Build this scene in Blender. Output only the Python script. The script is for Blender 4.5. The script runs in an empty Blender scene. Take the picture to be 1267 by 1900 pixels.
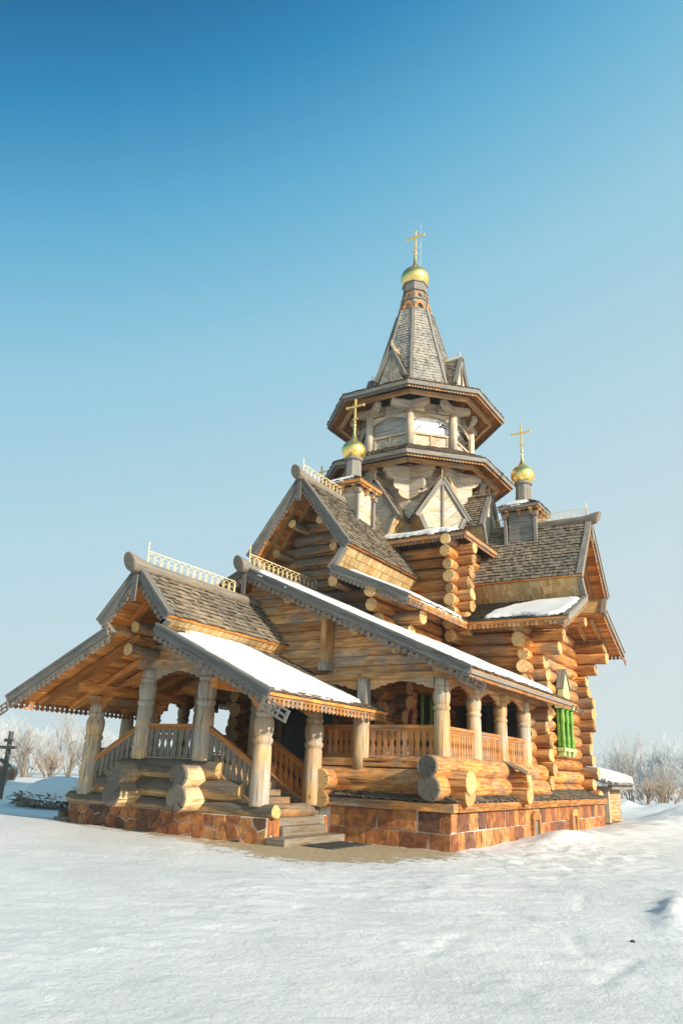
import bpy, math, random
import numpy as np
from mathutils import Vector, Matrix, noise
rnd = random.Random(7)
V = Vector
scene = bpy.context.scene
COL = scene.collection
PI = math.pi

# ------------------------------------------------------------------ materials
def nt(mat):
    mat.use_nodes = True
    return mat.node_tree.nodes, mat.node_tree.links

def N(nodes, kind, **kw):
    n = nodes.new(kind)
    for k, v in kw.items():
        setattr(n, k, v)
    return n

def ramp(nodes, stops):
    r = nodes.new('ShaderNodeValToRGB')
    e = r.color_ramp.elements
    while len(e) < len(stops):
        e.new(0.5)
    for i, (p, c) in enumerate(stops):
        e[i].position = p
        e[i].color = (*c, 1) if len(c) == 3 else c
    return r

def mixc(nodes, links, fac, a, b, mode='MIX'):
    m = nodes.new('ShaderNodeMix'); m.data_type = 'RGBA'; m.blend_type = mode
    for sock, val in ((m.inputs[0], fac), (m.inputs[6], a), (m.inputs[7], b)):
        if hasattr(val, 'links'):
            links.new(val, sock)
        elif isinstance(val, (int, float)):
            sock.default_value = val
        else:
            sock.default_value = (*val, 1)
    return m.outputs[2]

def math_node(nodes, links, op, a, b=None, clamp=False):
    m = nodes.new('ShaderNodeMath'); m.operation = op; m.use_clamp = clamp
    for i, val in enumerate((a, b)):
        if val is None:
            continue
        if hasattr(val, 'links'):
            links.new(val, m.inputs[i])
        else:
            m.inputs[i].default_value = val
    return m.outputs[0]

def wood(name, light, dark, grey=(.30, .275, .245), grey_amt=.2, rough=.75, streak=.6, bump=.25, pidvar=.35, knots=.5, stain=.35, top_grey=0.):
    """sawn or hewn timber; the grain runs along U of the UV map, which is in metres"""
    mat = bpy.data.materials.new(name)
    nodes, links = nt(mat)
    b = nodes['Principled BSDF']
    uv = N(nodes, 'ShaderNodeUVMap')
    pid = N(nodes, 'ShaderNodeAttribute', attribute_name='pid')
    mp = N(nodes, 'ShaderNodeMapping'); mp.inputs['Scale'].default_value = (.9, 10, 1)
    links.new(uv.outputs[0], mp.inputs[0])
    n1 = N(nodes, 'ShaderNodeTexNoise'); n1.inputs['Scale'].default_value = 1.6; n1.inputs['Detail'].default_value = 9; n1.inputs['Roughness'].default_value = .68
    n1.inputs['Distortion'].default_value = .6
    links.new(mp.outputs[0], n1.inputs[0])
    r1 = ramp(nodes, [(.36, dark), (.60, light)])
    links.new(n1.outputs[0], r1.inputs[0])
    # per-piece tone
    pr = ramp(nodes, [(0, (1 - pidvar,) * 3), (1, (1 + pidvar * .6,) * 3)])
    links.new(pid.outputs[2], pr.inputs[0])
    col = mixc(nodes, links, 1.0, r1.outputs[0], pr.outputs[0], 'MULTIPLY')
    # reddish / dark stains
    mp3 = N(nodes, 'ShaderNodeMapping'); mp3.inputs['Scale'].default_value = (1.3, 5, 1)
    links.new(uv.outputs[0], mp3.inputs[0])
    n3 = N(nodes, 'ShaderNodeTexNoise'); n3.inputs['Scale'].default_value = 1.5; n3.inputs['Detail'].default_value = 4
    links.new(mp3.outputs[0], n3.inputs[0])
    r3 = ramp(nodes, [(.50, (0, 0, 0)), (.64, (stain,) * 3)])
    links.new(n3.outputs[0], r3.inputs[0])
    col = mixc(nodes, links, r3.outputs[0], col, (dark[0] * .62, dark[1] * .42, dark[2] * .3))
    # weathering to grey
    tc = N(nodes, 'ShaderNodeTexCoord')
    n2 = N(nodes, 'ShaderNodeTexNoise'); n2.inputs['Scale'].default_value = 1.1; n2.inputs['Detail'].default_value = 5; n2.inputs['Roughness'].default_value = .7
    links.new(tc.outputs['Object'], n2.inputs[0])
    lo = .75 - grey_amt * .7
    g = math_node(nodes, links, 'ADD', n2.outputs[0], math_node(nodes, links, 'MULTIPLY', math_node(nodes, links, 'SUBTRACT', pid.outputs[2], .5), .16))
    g = math_node(nodes, links, 'ADD', g, math_node(nodes, links, 'MULTIPLY', math_node(nodes, links, 'SUBTRACT', n1.outputs[0], .5), .25))
    if top_grey:
        ge = N(nodes, 'ShaderNodeNewGeometry'); sx = N(nodes, 'ShaderNodeSeparateXYZ')
        links.new(ge.outputs['Normal'], sx.inputs[0])
        g = math_node(nodes, links, 'ADD', g, math_node(nodes, links, 'MULTIPLY', sx.outputs[2], top_grey))
    r2 = ramp(nodes, [(max(0, lo - .1), (0, 0, 0)), (min(1, lo + .1), (.92,) * 3)])
    links.new(g, r2.inputs[0])
    gr = ramp(nodes, [(.3, tuple(c * .45 for c in grey)), (.7, grey)])
    links.new(n1.outputs[0], gr.inputs[0])
    col = mixc(nodes, links, r2.outputs[0], col, gr.outputs[0])
    # drying cracks
    mp4 = N(nodes, 'ShaderNodeMapping'); mp4.inputs['Scale'].default_value = (.7, 19, 1)
    links.new(uv.outputs[0], mp4.inputs[0])
    n4 = N(nodes, 'ShaderNodeTexNoise'); n4.inputs['Scale'].default_value = 1.0; n4.inputs['Detail'].default_value = 3
    links.new(mp4.outputs[0], n4.inputs[0])
    r4 = ramp(nodes, [(.31, (1, 1, 1)), (.37, (0, 0, 0))])
    links.new(n4.outputs[0], r4.inputs[0])
    col = mixc(nodes, links, math_node(nodes, links, 'MULTIPLY', r4.outputs[0], streak), col, (.05, .035, .025))
    # knots
    mp5 = N(nodes, 'ShaderNodeMapping'); mp5.inputs['Scale'].default_value = (1.7, 4.2, 1)
    links.new(uv.outputs[0], mp5.inputs[0])
    vo = N(nodes, 'ShaderNodeTexVoronoi'); vo.inputs['Scale'].default_value = 1.0
    links.new(mp5.outputs[0], vo.inputs[0])
    r5 = ramp(nodes, [(.05, (1, 1, 1)), (.12, (0, 0, 0))])
    links.new(vo.outputs['Distance'], r5.inputs[0])
    col = mixc(nodes, links, math_node(nodes, links, 'MULTIPLY', r5.outputs[0], knots), col, (dark[0] * .35, dark[1] * .25, dark[2] * .2))
    links.new(col, b.inputs['Base Color'])
    b.inputs['Roughness'].default_value = rough
    b.inputs['Specular IOR Level'].default_value = .25
    bp = N(nodes, 'ShaderNodeBump'); bp.inputs['Strength'].default_value = bump; bp.inputs['Distance'].default_value = .02
    h = math_node(nodes, links, 'SUBTRACT', n1.outputs[0], math_node(nodes, links, 'MULTIPLY', r4.outputs[0], .8))
    links.new(h, bp.inputs['Height'])
    links.new(bp.outputs[0], b.inputs['Normal'])
    return mat

def endgrain(name, light, dark):
    """sawn log end; UV is in metres from the log's centre"""
    mat = bpy.data.materials.new(name)
    nodes, links = nt(mat)
    b = nodes['Principled BSDF']
    uv = N(nodes, 'ShaderNodeUVMap')
    pid = N(nodes, 'ShaderNodeAttribute', attribute_name='pid')
    ln = N(nodes, 'ShaderNodeVectorMath', operation='LENGTH')
    nz = N(nodes, 'ShaderNodeTexNoise'); nz.inputs['Scale'].default_value = 9; nz.noise_dimensions = '4D'
    links.new(uv.outputs[0], nz.inputs['Vector']); links.new(pid.outputs[2], nz.inputs['W'])
    links.new(uv.outputs[0], ln.inputs[0])
    d = math_node(nodes, links, 'ADD', ln.outputs['Value'], math_node(nodes, links, 'MULTIPLY', nz.outputs[0], .05))
    s = math_node(nodes, links, 'SINE', math_node(nodes, links, 'MULTIPLY', d, 300.))
    s = math_node(nodes, links, 'MULTIPLY_ADD', s, .5)
    r = ramp(nodes, [(.0, dark), (.8, light)])
    links.new(math_node(nodes, links, 'ADD', s, math_node(nodes, links, 'MULTIPLY', nz.outputs[0], .8)), r.inputs[0])
    pr = ramp(nodes, [(0, (.6,) * 3), (1, (1.2,) * 3)])
    links.new(pid.outputs[2], pr.inputs[0])
    col = mixc(nodes, links, 1.0, r.outputs[0], pr.outputs[0], 'MULTIPLY')
    # radial shake
    sep = N(nodes, 'ShaderNodeSeparateXYZ'); links.new(uv.outputs[0], sep.inputs[0])
    at = math_node(nodes, links, 'ARCTAN2', sep.outputs[1], sep.outputs[0])
    n2 = N(nodes, 'ShaderNodeTexNoise'); n2.noise_dimensions = '2D'; n2.inputs['Scale'].default_value = 1.0; n2.inputs['Detail'].default_value = 2
    cb = N(nodes, 'ShaderNodeCombineXYZ')
    links.new(math_node(nodes, links, 'MULTIPLY', at, 3.2), cb.inputs[0])
    links.new(math_node(nodes, links, 'ADD', math_node(nodes, links, 'MULTIPLY', pid.outputs[2], 37.), math_node(nodes, links, 'MULTIPLY', ln.outputs['Value'], 2.)), cb.inputs[1])
    links.new(cb.outputs[0], n2.inputs[0])
    r2 = ramp(nodes, [(.31, (1, 1, 1)), (.37, (0, 0, 0))])
    links.new(n2.outputs[0], r2.inputs[0])
    col = mixc(nodes, links, math_node(nodes, links, 'MULTIPLY', r2.outputs[0], .9), col, (.03, .02, .015))
    links.new(col, b.inputs['Base Color'])
    b.inputs['Roughness'].default_value = .85
    b.inputs['Specular IOR Level'].default_value = .2
    return mat

def shingle_mat(name, a, bcol, c):
    mat = bpy.data.materials.new(name)
    nodes, links = nt(mat)
    b = nodes['Principled BSDF']
    uv = N(nodes, 'ShaderNodeUVMap')
    pid = N(nodes, 'ShaderNodeAttribute', attribute_name='pid')
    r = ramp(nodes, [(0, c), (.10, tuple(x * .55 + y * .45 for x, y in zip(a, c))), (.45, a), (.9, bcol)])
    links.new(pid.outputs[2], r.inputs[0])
    mp = N(nodes, 'ShaderNodeMapping'); mp.inputs['Scale'].default_value = (3, 40, 1)
    links.new(uv.outputs[0], mp.inputs[0])
    n1 = N(nodes, 'ShaderNodeTexNoise'); n1.inputs['Scale'].default_value = 1.5; n1.inputs['Detail'].default_value = 4
    links.new(mp.outputs[0], n1.inputs[0])
    r1 = ramp(nodes, [(.3, (.55,) * 3), (.7, (1.2,) * 3)])
    links.new(n1.outputs[0], r1.inputs[0])
    col = mixc(nodes, links, 1.0, r.outputs[0], r1.outputs[0], 'MULTIPLY')
    tc = N(nodes, 'ShaderNodeTexCoord')
    n2 = N(nodes, 'ShaderNodeTexNoise'); n2.inputs['Scale'].default_value = .9; n2.inputs['Detail'].default_value = 4
    links.new(tc.outputs['Object'], n2.inputs[0])
    r2 = ramp(nodes, [(.4, (.72, .74, .76)), (.65, (1.1, 1.05, 1.0))])
    links.new(n2.outputs[0], r2.inputs[0])
    col = mixc(nodes, links, 1.0, col, r2.outputs[0], 'MULTIPLY')
    links.new(col, b.inputs['Base Color'])
    b.inputs['Roughness'].default_value = .85
    b.inputs['Specular IOR Level'].default_value = .2
    bp = N(nodes, 'ShaderNodeBump'); bp.inputs['Strength'].default_value = .3; bp.inputs['Distance'].default_value = .01
    links.new(n1.outputs[0], bp.inputs['Height']); links.new(bp.outputs[0], b.inputs['Normal'])
    return mat

def plain(name, col, rough=.6, metal=0., spec=.3, var=.25, scale=6., bump=.1):
    mat = bpy.data.materials.new(name)
    nodes, links = nt(mat)
    b = nodes['Principled BSDF']
    tc = N(nodes, 'ShaderNodeTexCoord')
    n = N(nodes, 'ShaderNodeTexNoise'); n.inputs['Scale'].default_value = scale; n.inputs['Detail'].default_value = 5
    links.new(tc.outputs['Object'], n.inputs[0])
    r = ramp(nodes, [(.3, tuple(c * (1 - var) for c in col)), (.7, tuple(min(1, c * (1 + var)) for c in col))])
    links.new(n.outputs[0], r.inputs[0]); links.new(r.outputs[0], b.inputs['Base Color'])
    b.inputs['Roughness'].default_value = rough; b.inputs['Metallic'].default_value = metal
    b.inputs['Specular IOR Level'].default_value = spec
    if bump:
        bp = N(nodes, 'ShaderNodeBump'); bp.inputs['Strength'].default_value = bump; bp.inputs['Distance'].default_value = .02
        links.new(n.outputs[0], bp.inputs['Height']); links.new(bp.outputs[0], b.inputs['Normal'])
    return mat

def stone_mat():
    mat = bpy.data.materials.new('rust_red_stone')
    nodes, links = nt(mat)
    b = nodes['Principled BSDF']
    pid = N(nodes, 'ShaderNodeAttribute', attribute_name='pid')
    r = ramp(nodes, [(0, (.11, .055, .035)), (.2, (.21, .075, .032)), (.5, (.34, .125, .040)), (.78, (.46, .21, .07)), (1, (.40, .20, .085))])
    links.new(pid.outputs[2], r.inputs[0])
    tc = N(nodes, 'ShaderNodeTexCoord')
    n = N(nodes, 'ShaderNodeTexNoise'); n.inputs['Scale'].default_value = 5; n.inputs['Detail'].default_value = 8; n.inputs['Roughness'].default_value = .7; n.inputs['Distortion'].default_value = .8
    links.new(tc.outputs['Object'], n.inputs[0])
    r1 = ramp(nodes, [(.3, (.35, .3, .3)), (.5, (.95, .9, .85)), (.68, (1.6, 1.75, 1.6))])
    links.new(n.outputs[0], r1.inputs[0])
    col = mixc(nodes, links, 1.0, r.outputs[0], r1.outputs[0], 'MULTIPLY')
    links.new(col, b.inputs['Base Color'])
    b.inputs['Roughness'].default_value = .7
    b.inputs['Specular IOR Level'].default_value = .35
    bp = N(nodes, 'ShaderNodeBump'); bp.inputs['Strength'].default_value = .6; bp.inputs['Distance'].default_value = .04
    links.new(n.outputs[0], bp.inputs['Height']); links.new(bp.outputs[0], b.inputs['Normal'])
    return mat

def snow_mat(ground=False):
    mat = bpy.data.materials.new('trodden_snow' if ground else 'roof_snow')
    nodes, links = nt(mat)
    b = nodes['Principled BSDF']
    tc = N(nodes, 'ShaderNodeTexCoord')
    geo = N(nodes, 'ShaderNodeNewGeometry')
    n1 = N(nodes, 'ShaderNodeTexNoise'); n1.inputs['Scale'].default_value = 11; n1.inputs['Detail'].default_value = 9; n1.inputs['Roughness'].default_value = .72
    n2 = N(nodes, 'ShaderNodeTexNoise'); n2.inputs['Scale'].default_value = .8; n2.inputs['Detail'].default_value = 4
    links.new(geo.outputs['Position'], n1.inputs[0]); links.new(geo.outputs['Position'], n2.inputs[0])
    r = ramp(nodes, [(.35, (.62, .61, .605)), (.65, (.705, .69, .68))])
    links.new(n2.outputs[0], r.inputs[0])
    col = r.outputs[0]
    if ground:
        at = N(nodes, 'ShaderNodeAttribute', attribute_name='sand')
        n3 = N(nodes, 'ShaderNodeTexNoise'); n3.inputs['Scale'].default_value = 4.5; n3.inputs['Detail'].default_value = 8; n3.inputs['Roughness'].default_value = .7
        links.new(geo.outputs['Position'], n3.inputs[0])
        m = math_node(nodes, links, 'ADD', at.outputs[2], math_node(nodes, links, 'MULTIPLY', math_node(nodes, links, 'SUBTRACT', n3.outputs[0], .5), 4.2))
        rr = ramp(nodes, [(.42, (0, 0, 0)), (.56, (1, 1, 1))])
        links.new(m, rr.inputs[0])
        sr = ramp(nodes, [(.3, (.26, .185, .10)), (.7, (.50, .40, .27))])
        links.new(n1.outputs[0], sr.inputs[0])
        col = mixc(nodes, links, rr.outputs[0], col, sr.outputs[0])
    links.new(col, b.inputs['Base Color'])
    b.inputs['Roughness'].default_value = .55
    b.inputs['Specular IOR Level'].default_value = .25
    bp = N(nodes, 'ShaderNodeBump'); bp.inputs['Strength'].default_value = .6 if ground else .2; bp.inputs['Distance'].default_value = .05
    links.new(n1.outputs[0], bp.inputs['Height']); links.new(bp.outputs[0], b.inputs['Normal'])
    return mat

def net_mat(name, dark, light, thr):
    """boards behind netting that is partly caked with snow"""
    mat = bpy.data.materials.new(name)
    nodes, links = nt(mat)
    b = nodes['Principled BSDF']
    uv = N(nodes, 'ShaderNodeUVMap')
    vo = N(nodes, 'ShaderNodeTexVoronoi'); vo.inputs['Scale'].default_value = 17
    links.new(uv.outputs[0], vo.inputs[0])
    n = N(nodes, 'ShaderNodeTexNoise'); n.inputs['Scale'].default_value = 1.7; n.inputs['Detail'].default_value = 3
    links.new(uv.outputs[0], n.inputs[0])
    m = math_node(nodes, links, 'ADD', math_node(nodes, links, 'MULTIPLY', vo.outputs['Distance'], .35), n.outputs[0])
    r = ramp(nodes, [(thr - .03, dark), (thr + .03, light)])
    links.new(m, r.inputs[0]); links.new(r.outputs[0], b.inputs['Base Color'])
    b.inputs['Roughness'].default_value = .8
    return mat

def twig_mat(name, brown, frost, lo, hi):
    """pid holds how far out on the branch a twig is"""
    mat = bpy.data.materials.new(name)
    nodes, links = nt(mat)
    b = nodes['Principled BSDF']
    pid = N(nodes, 'ShaderNodeAttribute', attribute_name='pid')
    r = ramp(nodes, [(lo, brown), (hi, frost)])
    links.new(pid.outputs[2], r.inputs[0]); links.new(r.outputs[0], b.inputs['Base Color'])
    b.inputs['Roughness'].default_value = .8
    return mat

M = {}
WARM_L, WARM_D = (.73, .345, .10), (.32, .108, .022)
M['log'] = wood('warm_log', WARM_L, WARM_D, grey=(.27, .215, .16), grey_amt=.24, streak=.9, knots=.9, pidvar=.45, stain=.65, bump=.6)
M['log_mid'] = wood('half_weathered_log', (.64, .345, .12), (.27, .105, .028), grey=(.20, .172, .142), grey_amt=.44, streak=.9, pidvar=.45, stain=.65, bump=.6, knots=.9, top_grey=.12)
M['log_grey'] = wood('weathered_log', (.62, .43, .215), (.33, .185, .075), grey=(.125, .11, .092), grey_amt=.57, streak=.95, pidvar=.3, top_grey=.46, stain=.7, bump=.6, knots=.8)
M['log_cream'] = wood('cream_butt_log', (.74, .56, .33), (.50, .33, .15), grey=(.25, .225, .19), grey_amt=.25, streak=.9, pidvar=.2, top_grey=.2, stain=.9, bump=.5, knots=.6)
M['soffit'] = wood('orange_soffit_boards', (.76, .335, .085), (.45, .15, .028), grey_amt=.05, streak=.6, knots=.9, stain=.4, pidvar=.5)
M['plank'] = wood('pale_planks', (.70, .40, .165), (.40, .18, .055), grey=(.38, .33, .265), grey_amt=.24, streak=.8, stain=.65, pidvar=.45, knots=.8)
M['tower'] = wood('silver_planks', (.76, .61, .43), (.50, .355, .205), grey=(.54, .50, .44), grey_amt=.36, streak=.85, stain=.35, pidvar=.42)
M['panel'] = wood('weathered_panel_boards', (.52, .49, .45), (.36, .335, .30), grey=(.46, .45, .43), grey_amt=.5, streak=.6, knots=.2, stain=.1)
M['greyboard'] = wood('grey_boards', (.32, .27, .21), (.165, .13, .10), grey=(.27, .25, .225), grey_amt=.5, streak=.8, knots=.3, stain=.2)
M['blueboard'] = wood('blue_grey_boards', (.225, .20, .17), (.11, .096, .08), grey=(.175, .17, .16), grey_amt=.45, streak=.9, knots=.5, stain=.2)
M['lace'] = wood('lace_boards', (.52, .24, .08), (.30, .12, .035), grey=(.3, .25, .2), grey_amt=.3, streak=.3, knots=0)
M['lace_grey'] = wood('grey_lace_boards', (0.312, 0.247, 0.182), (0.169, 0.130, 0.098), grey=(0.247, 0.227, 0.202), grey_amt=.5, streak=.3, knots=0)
M['post'] = wood('turned_posts', (.70, .48, .235), (.46, .26, .095), grey=(.46, .42, .365), grey_amt=.38, streak=.9, knots=1., stain=.4)
M['baluster'] = wood('baluster_boards', (0.529, 0.236, 0.071), (0.322, 0.121, 0.032), grey=(0.310, 0.265, 0.218), grey_amt=.24, streak=.3, knots=.2)
M['bal_grey'] = wood('grey_baluster_boards', (.33, .235, .15), (.17, .115, .068), grey=(.235, .215, .185), grey_amt=.42, streak=.6, knots=.3)
M['end'] = endgrain('sawn_log_ends', (.62, .40, .175), (.28, .145, .05))
M['end_grey'] = endgrain('grey_log_ends', (.14, .12, .098), (.04, .034, .028))
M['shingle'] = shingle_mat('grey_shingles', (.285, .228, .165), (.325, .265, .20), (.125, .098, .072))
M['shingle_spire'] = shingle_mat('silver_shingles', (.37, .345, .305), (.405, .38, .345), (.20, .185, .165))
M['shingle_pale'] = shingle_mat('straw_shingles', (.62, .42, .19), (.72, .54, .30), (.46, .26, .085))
M['ridge'] = wood('weathered_ridge_timber', (.33, .25, .165), (.17, .12, .075), grey=(.24, .21, .175), grey_amt=.5, streak=.9, knots=.3, stain=.2)
M['stone'] = stone_mat()
M['mortar'] = plain('pale_mortar', (.58, .52, .44), .9, var=.2, scale=12, bump=.3)
M['gold'] = plain('gilding', (1.0, .69, .22), .2, .88, var=.06, scale=5, bump=.05)
M['gold_leaf'] = plain('gold_leaf', (.95, .62, .20), .4, .55, var=.08, bump=0)
M['goldrail'] = plain('gilded_iron', (.80, .60, .33), .5, .2, var=.2, bump=0)
M['snow'] = snow_mat()
M['ground'] = snow_mat(True)
M['door'] = plain('dark_green_paint', (.012, .03, .018), .35, var=.4)
M['dark'] = plain('dark_glass', (.012, .014, .014), .15, var=.3, bump=0)
M['green'] = plain('green_paint', (.13, .29, .035), .5, var=.25, scale=9)
M['green_pale'] = plain('pale_green_paint', (.42, .52, .22), .55, var=.15, scale=7)
M['net_white'] = net_mat('snow_caked_netting', (.03, .03, .03), (.86, .86, .85), .575)
M['net_dark'] = net_mat('dark_netting', (.025, .022, .02), (.5, .47, .43), .80)
M['rubber'] = plain('black_rubber', (.035, .04, .038), .8, var=.3, scale=30, bump=.4)
M['iron'] = plain('dull_steel', (.45, .45, .45), .45, .6, bump=0)
M['twig'] = twig_mat('frosted_twigs', (.22, .155, .105), (.55, .545, .54), .2, .9)
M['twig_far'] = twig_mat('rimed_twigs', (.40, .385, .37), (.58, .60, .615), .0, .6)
M['brown_twig'] = twig_mat('bare_twigs', (.17, .11, .07), (.50, .40, .31), .1, .9)
M['gravewood'] = wood('old_cross_wood', (.13, .115, .10), (.07, .06, .055), grey=(.11, .105, .10), grey_amt=.6, knots=.2)

# ------------------------------------------------------------------ mesh builder
class MB:
    def __init__(s):
        s.v = []; s.f = []; s.uv = []; s.mi = []; s.pid = []; s.sm = []
    def face(s, idx, uv, mi, pid, smooth=False):
        s.f.append(idx); s.uv.extend(uv); s.mi.append(mi); s.pid.append(pid); s.sm.append(smooth)
    def quadset(s, pts, faces, uvs, mi=0, pid=None, smooth=False):
        pid = rnd.random() if pid is None else pid
        b = len(s.v); s.v.extend(pts)
        for f, u in zip(faces, uvs):
            s.face([b + i for i in f], u, mi, pid, smooth)
    def hexa(s, p, mi=0, pid=None, ulen=None):
        """p: 8 points, 0-3 bottom loop, 4-7 top loop; the grain runs from 0 to 1"""
        pid = rnd.random() if pid is None else pid
        ou, ov = rnd.random() * 40, rnd.random() * 40
        L = (p[1] - p[0]).length; W = (p[3] - p[0]).length; H = (p[4] - p[0]).length
        def R(a, b, o):
            return [(ou, ov + o), (ou + a, ov + o), (ou + a, ov + o + b), (ou, ov + o + b)]
        F = [(3, 2, 1, 0), (4, 5, 6, 7), (0, 1, 5, 4), (2, 3, 7, 6), (1, 2, 6, 5), (3, 0, 4, 7)]
        U = [[(ou, ov + W), (ou + L, ov + W), (ou + L, ov), (ou, ov)], R(L, W, .0), R(L, H, W), [(ou + L, ov + 2 * W), (ou, ov + 2 * W), (ou, ov + 2 * W + H), (ou + L, ov + 2 * W + H)], R(H * .3, W, 3), R(H * .3, W, 3)]
        s.quadset(p, F, U, mi, pid)
    def box(s, o, a, b, c, mi=0, pid=None):
        """corner o, edge vectors a (grain), b, c; flips itself so that faces point outwards"""
        o, a, b, c = V(o), V(a), V(b), V(c)
        if a.cross(b).dot(c) < 0:
            o = o + b; b = -b
        s.hexa([o, o + a, o + a + b, o + b, o + c, o + a + c, o + a + b + c, o + b + c], mi, pid)
    def beam(s, p0, p1, w, h, up=(0, 0, 1), mi=0, pid=None, ends=0.):
        """bar of width w and height h centred on the line p0-p1"""
        p0, p1 = V(p0), V(p1)
        a = p1 - p0; d = a.normalized()
        p0 = p0 - d * ends; a = a + d * 2 * ends
        side = d.cross(V(up)).normalized(); u = side.cross(d)
        s.box(p0 - side * w / 2 - u * h / 2, a, side * w, u * h, mi, pid)
    def log(s, p0, p1, r0, r1=None, n=12, seg=None, wob=.035, mi=0, emi=1, pid=None, caps=(1, 1), bend=0., taper_end=None):
        p0, p1 = V(p0), V(p1)
        r1 = r0 if r1 is None else r1
        pid = rnd.random() if pid is None else pid
        a = p1 - p0; L = a.length; d = a / L
        t = V((0, 0, 1)) if abs(d.z) < .9 else V((1, 0, 0))
        x = d.cross(t).normalized(); y = x.cross(d)
        seg = max(2, min(10, int(L / .35))) if seg is None else seg
        ou, ov = rnd.random() * 40, rnd.random() * 40
        sd = rnd.random() * 100
        b = len(s.v)
        rings = []
        for i in range(seg + 1):
            f = i / seg
            c = p0 + a * f + y * bend * math.sin(f * PI)
            ring = []
            for j in range(n):
                an = 2 * PI * j / n
                r = (r0 + (r1 - r0) * f) * (1 + wob * noise.noise(V((f * L * 1.5 + sd, math.cos(an) * .8, math.sin(an) * .8))) * 2)
                if taper_end and i in (0, seg):
                    r *= taper_end
                ring.append(c + x * r * math.cos(an) + y * r * math.sin(an))
            rings.append(ring); s.v.extend(ring)
        C = 2 * PI * r0
        for i in range(seg):
            for j in range(n):
                k = (j + 1) % n
                u0, u1 = ou + L * i / seg, ou + L * (i + 1) / seg
                v0, v1 = ov + C * j / n, ov + C * (j + 1) / n
                s.face([b + i * n + j, b + i * n + k, b + (i + 1) * n + k, b + (i + 1) * n + j][::-1], [(u0, v0), (u0, v1), (u1, v1), (u1, v0)][::-1], mi, pid, True)
        for e, (ring, fl) in enumerate(((rings[0], 0), (rings[-1], 1))):
            if not caps[e]:
                continue
            b = len(s.v)
            dd = d * (r0 * .12 * (1 if fl else -1))
            cen = sum(ring, V()) / n
            tilt = V((noise.noise(V((sd, e, 1.))), noise.noise(V((sd, e, 2.))), noise.noise(V((sd, e, 3.))))) * .55
            inner = [cen + (q - cen) * .90 + dd + d * (q - cen).dot(tilt) for q in ring]
            s.v.extend(ring); s.v.extend(inner)
            for j in range(n):
                k = (j + 1) % n
                an, ak = 2 * PI * j / n, 2 * PI * k / n
                q = [b + j, b + k, b + n + k, b + n + j]
                w = [(r0 * math.cos(an), r0 * math.sin(an)), (r0 * math.cos(ak), r0 * math.sin(ak)), (.9 * r0 * math.cos(ak), .9 * r0 * math.sin(ak)), (.9 * r0 * math.cos(an), .9 * r0 * math.sin(an))]
                if fl:
                    s.face(q[::-1], w[::-1], emi, pid)
                else:
                    s.face(q, w, emi, pid)
            q = [b + n + j for j in range(n)]
            w = [(.9 * r0 * math.cos(2 * PI * j / n), .9 * r0 * math.sin(2 * PI * j / n)) for j in range(n)]
            if fl:
                q, w = q[::-1], w[::-1]
            s.face(q, w, emi, pid)
    def lathe(s, base, prof, n=20, mi=0, pid=None, axis=(0, 0, 1), smooth=True, phase=0., cap=True):
        base = V(base); ax = V(axis).normalized()
        t = V((1, 0, 0)) if abs(ax.x) < .9 else V((0, 1, 0))
        x = (t - ax * t.dot(ax)).normalized(); y = ax.cross(x)
        pid = rnd.random() if pid is None else pid
        ou, ov = rnd.random() * 40, rnd.random() * 40
        b = len(s.v); l = 0; ls = []
        for i, (r, z) in enumerate(prof):
            if i:
                l += math.hypot(r - prof[i - 1][0], z - prof[i - 1][1])
            ls.append(l)
            for j in range(n):
                an = 2 * PI * j / n + phase
                s.v.append(base + ax * z + x * r * math.cos(an) + y * r * math.sin(an))
        R = max(p[0] for p in prof)
        for i in range(len(prof) - 1):
            for j in range(n):
                k = (j + 1) % n
                s.face([b + i * n + j, b + i * n + k, b + (i + 1) * n + k, b + (i + 1) * n + j],
                       [(ou + ls[i], ov + 2 * PI * R * j / n), (ou + ls[i], ov + 2 * PI * R * (j + 1) / n), (ou + ls[i + 1], ov + 2 * PI * R * (j + 1) / n), (ou + ls[i + 1], ov + 2 * PI * R * j / n)], mi, pid, smooth)
        if cap:
            for i, fl in ((0, 1), (len(prof) - 1, 0)):
                q = [b + i * n + j for j in range(n)]
                w = [(ou + math.cos(2 * PI * j / n) * prof[i][0], ov + math.sin(2 * PI * j / n) * prof[i][0]) for j in range(n)]
                if fl:
                    q, w = q[::-1], w[::-1]
                s.face(q, w, mi, pid)
    def poly(s, pts2, o, ux, uy, th, mi=0, pid=None, grain=0, smooth=False):
        """outline pts2 in the plane (o, ux, uy), given thickness th (a vector)"""
        o, ux, uy, th = V(o), V(ux), V(uy), V(th)
        pid = rnd.random() if pid is None else pid
        ou, ov = rnd.random() * 40, rnd.random() * 40
        area = sum(pts2[i - 1][0] * pts2[i][1] - pts2[i][0] * pts2[i - 1][1] for i in range(len(pts2)))
        if area < 0:
            pts2 = pts2[::-1]
        if ux.cross(uy).dot(th) < 0:
            o = o + th; th = -th
        n = len(pts2); b = len(s.v)
        A = [o + ux * p[0] + uy * p[1] for p in pts2]
        s.v.extend(A); s.v.extend([q + th for q in A])
        lu, lv = ux.length, uy.length
        w = [(ou + (p[0] * lu if grain == 0 else p[1] * lv), ov + (p[1] * lv if grain == 0 else p[0] * lu)) for p in pts2]
        s.face([b + i for i in range(n)][::-1], w[::-1], mi, pid)
        s.face([b + n + i for i in range(n)], w, mi, pid)
        t = th.length
        for i in range(n):
            k = (i + 1) % n
            s.face([b + i, b + k, b + n + k, b + n + i], [w[i], w[k], (w[k][0], w[k][1] + t), (w[i][0], w[i][1] + t)], mi, pid)
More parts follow.
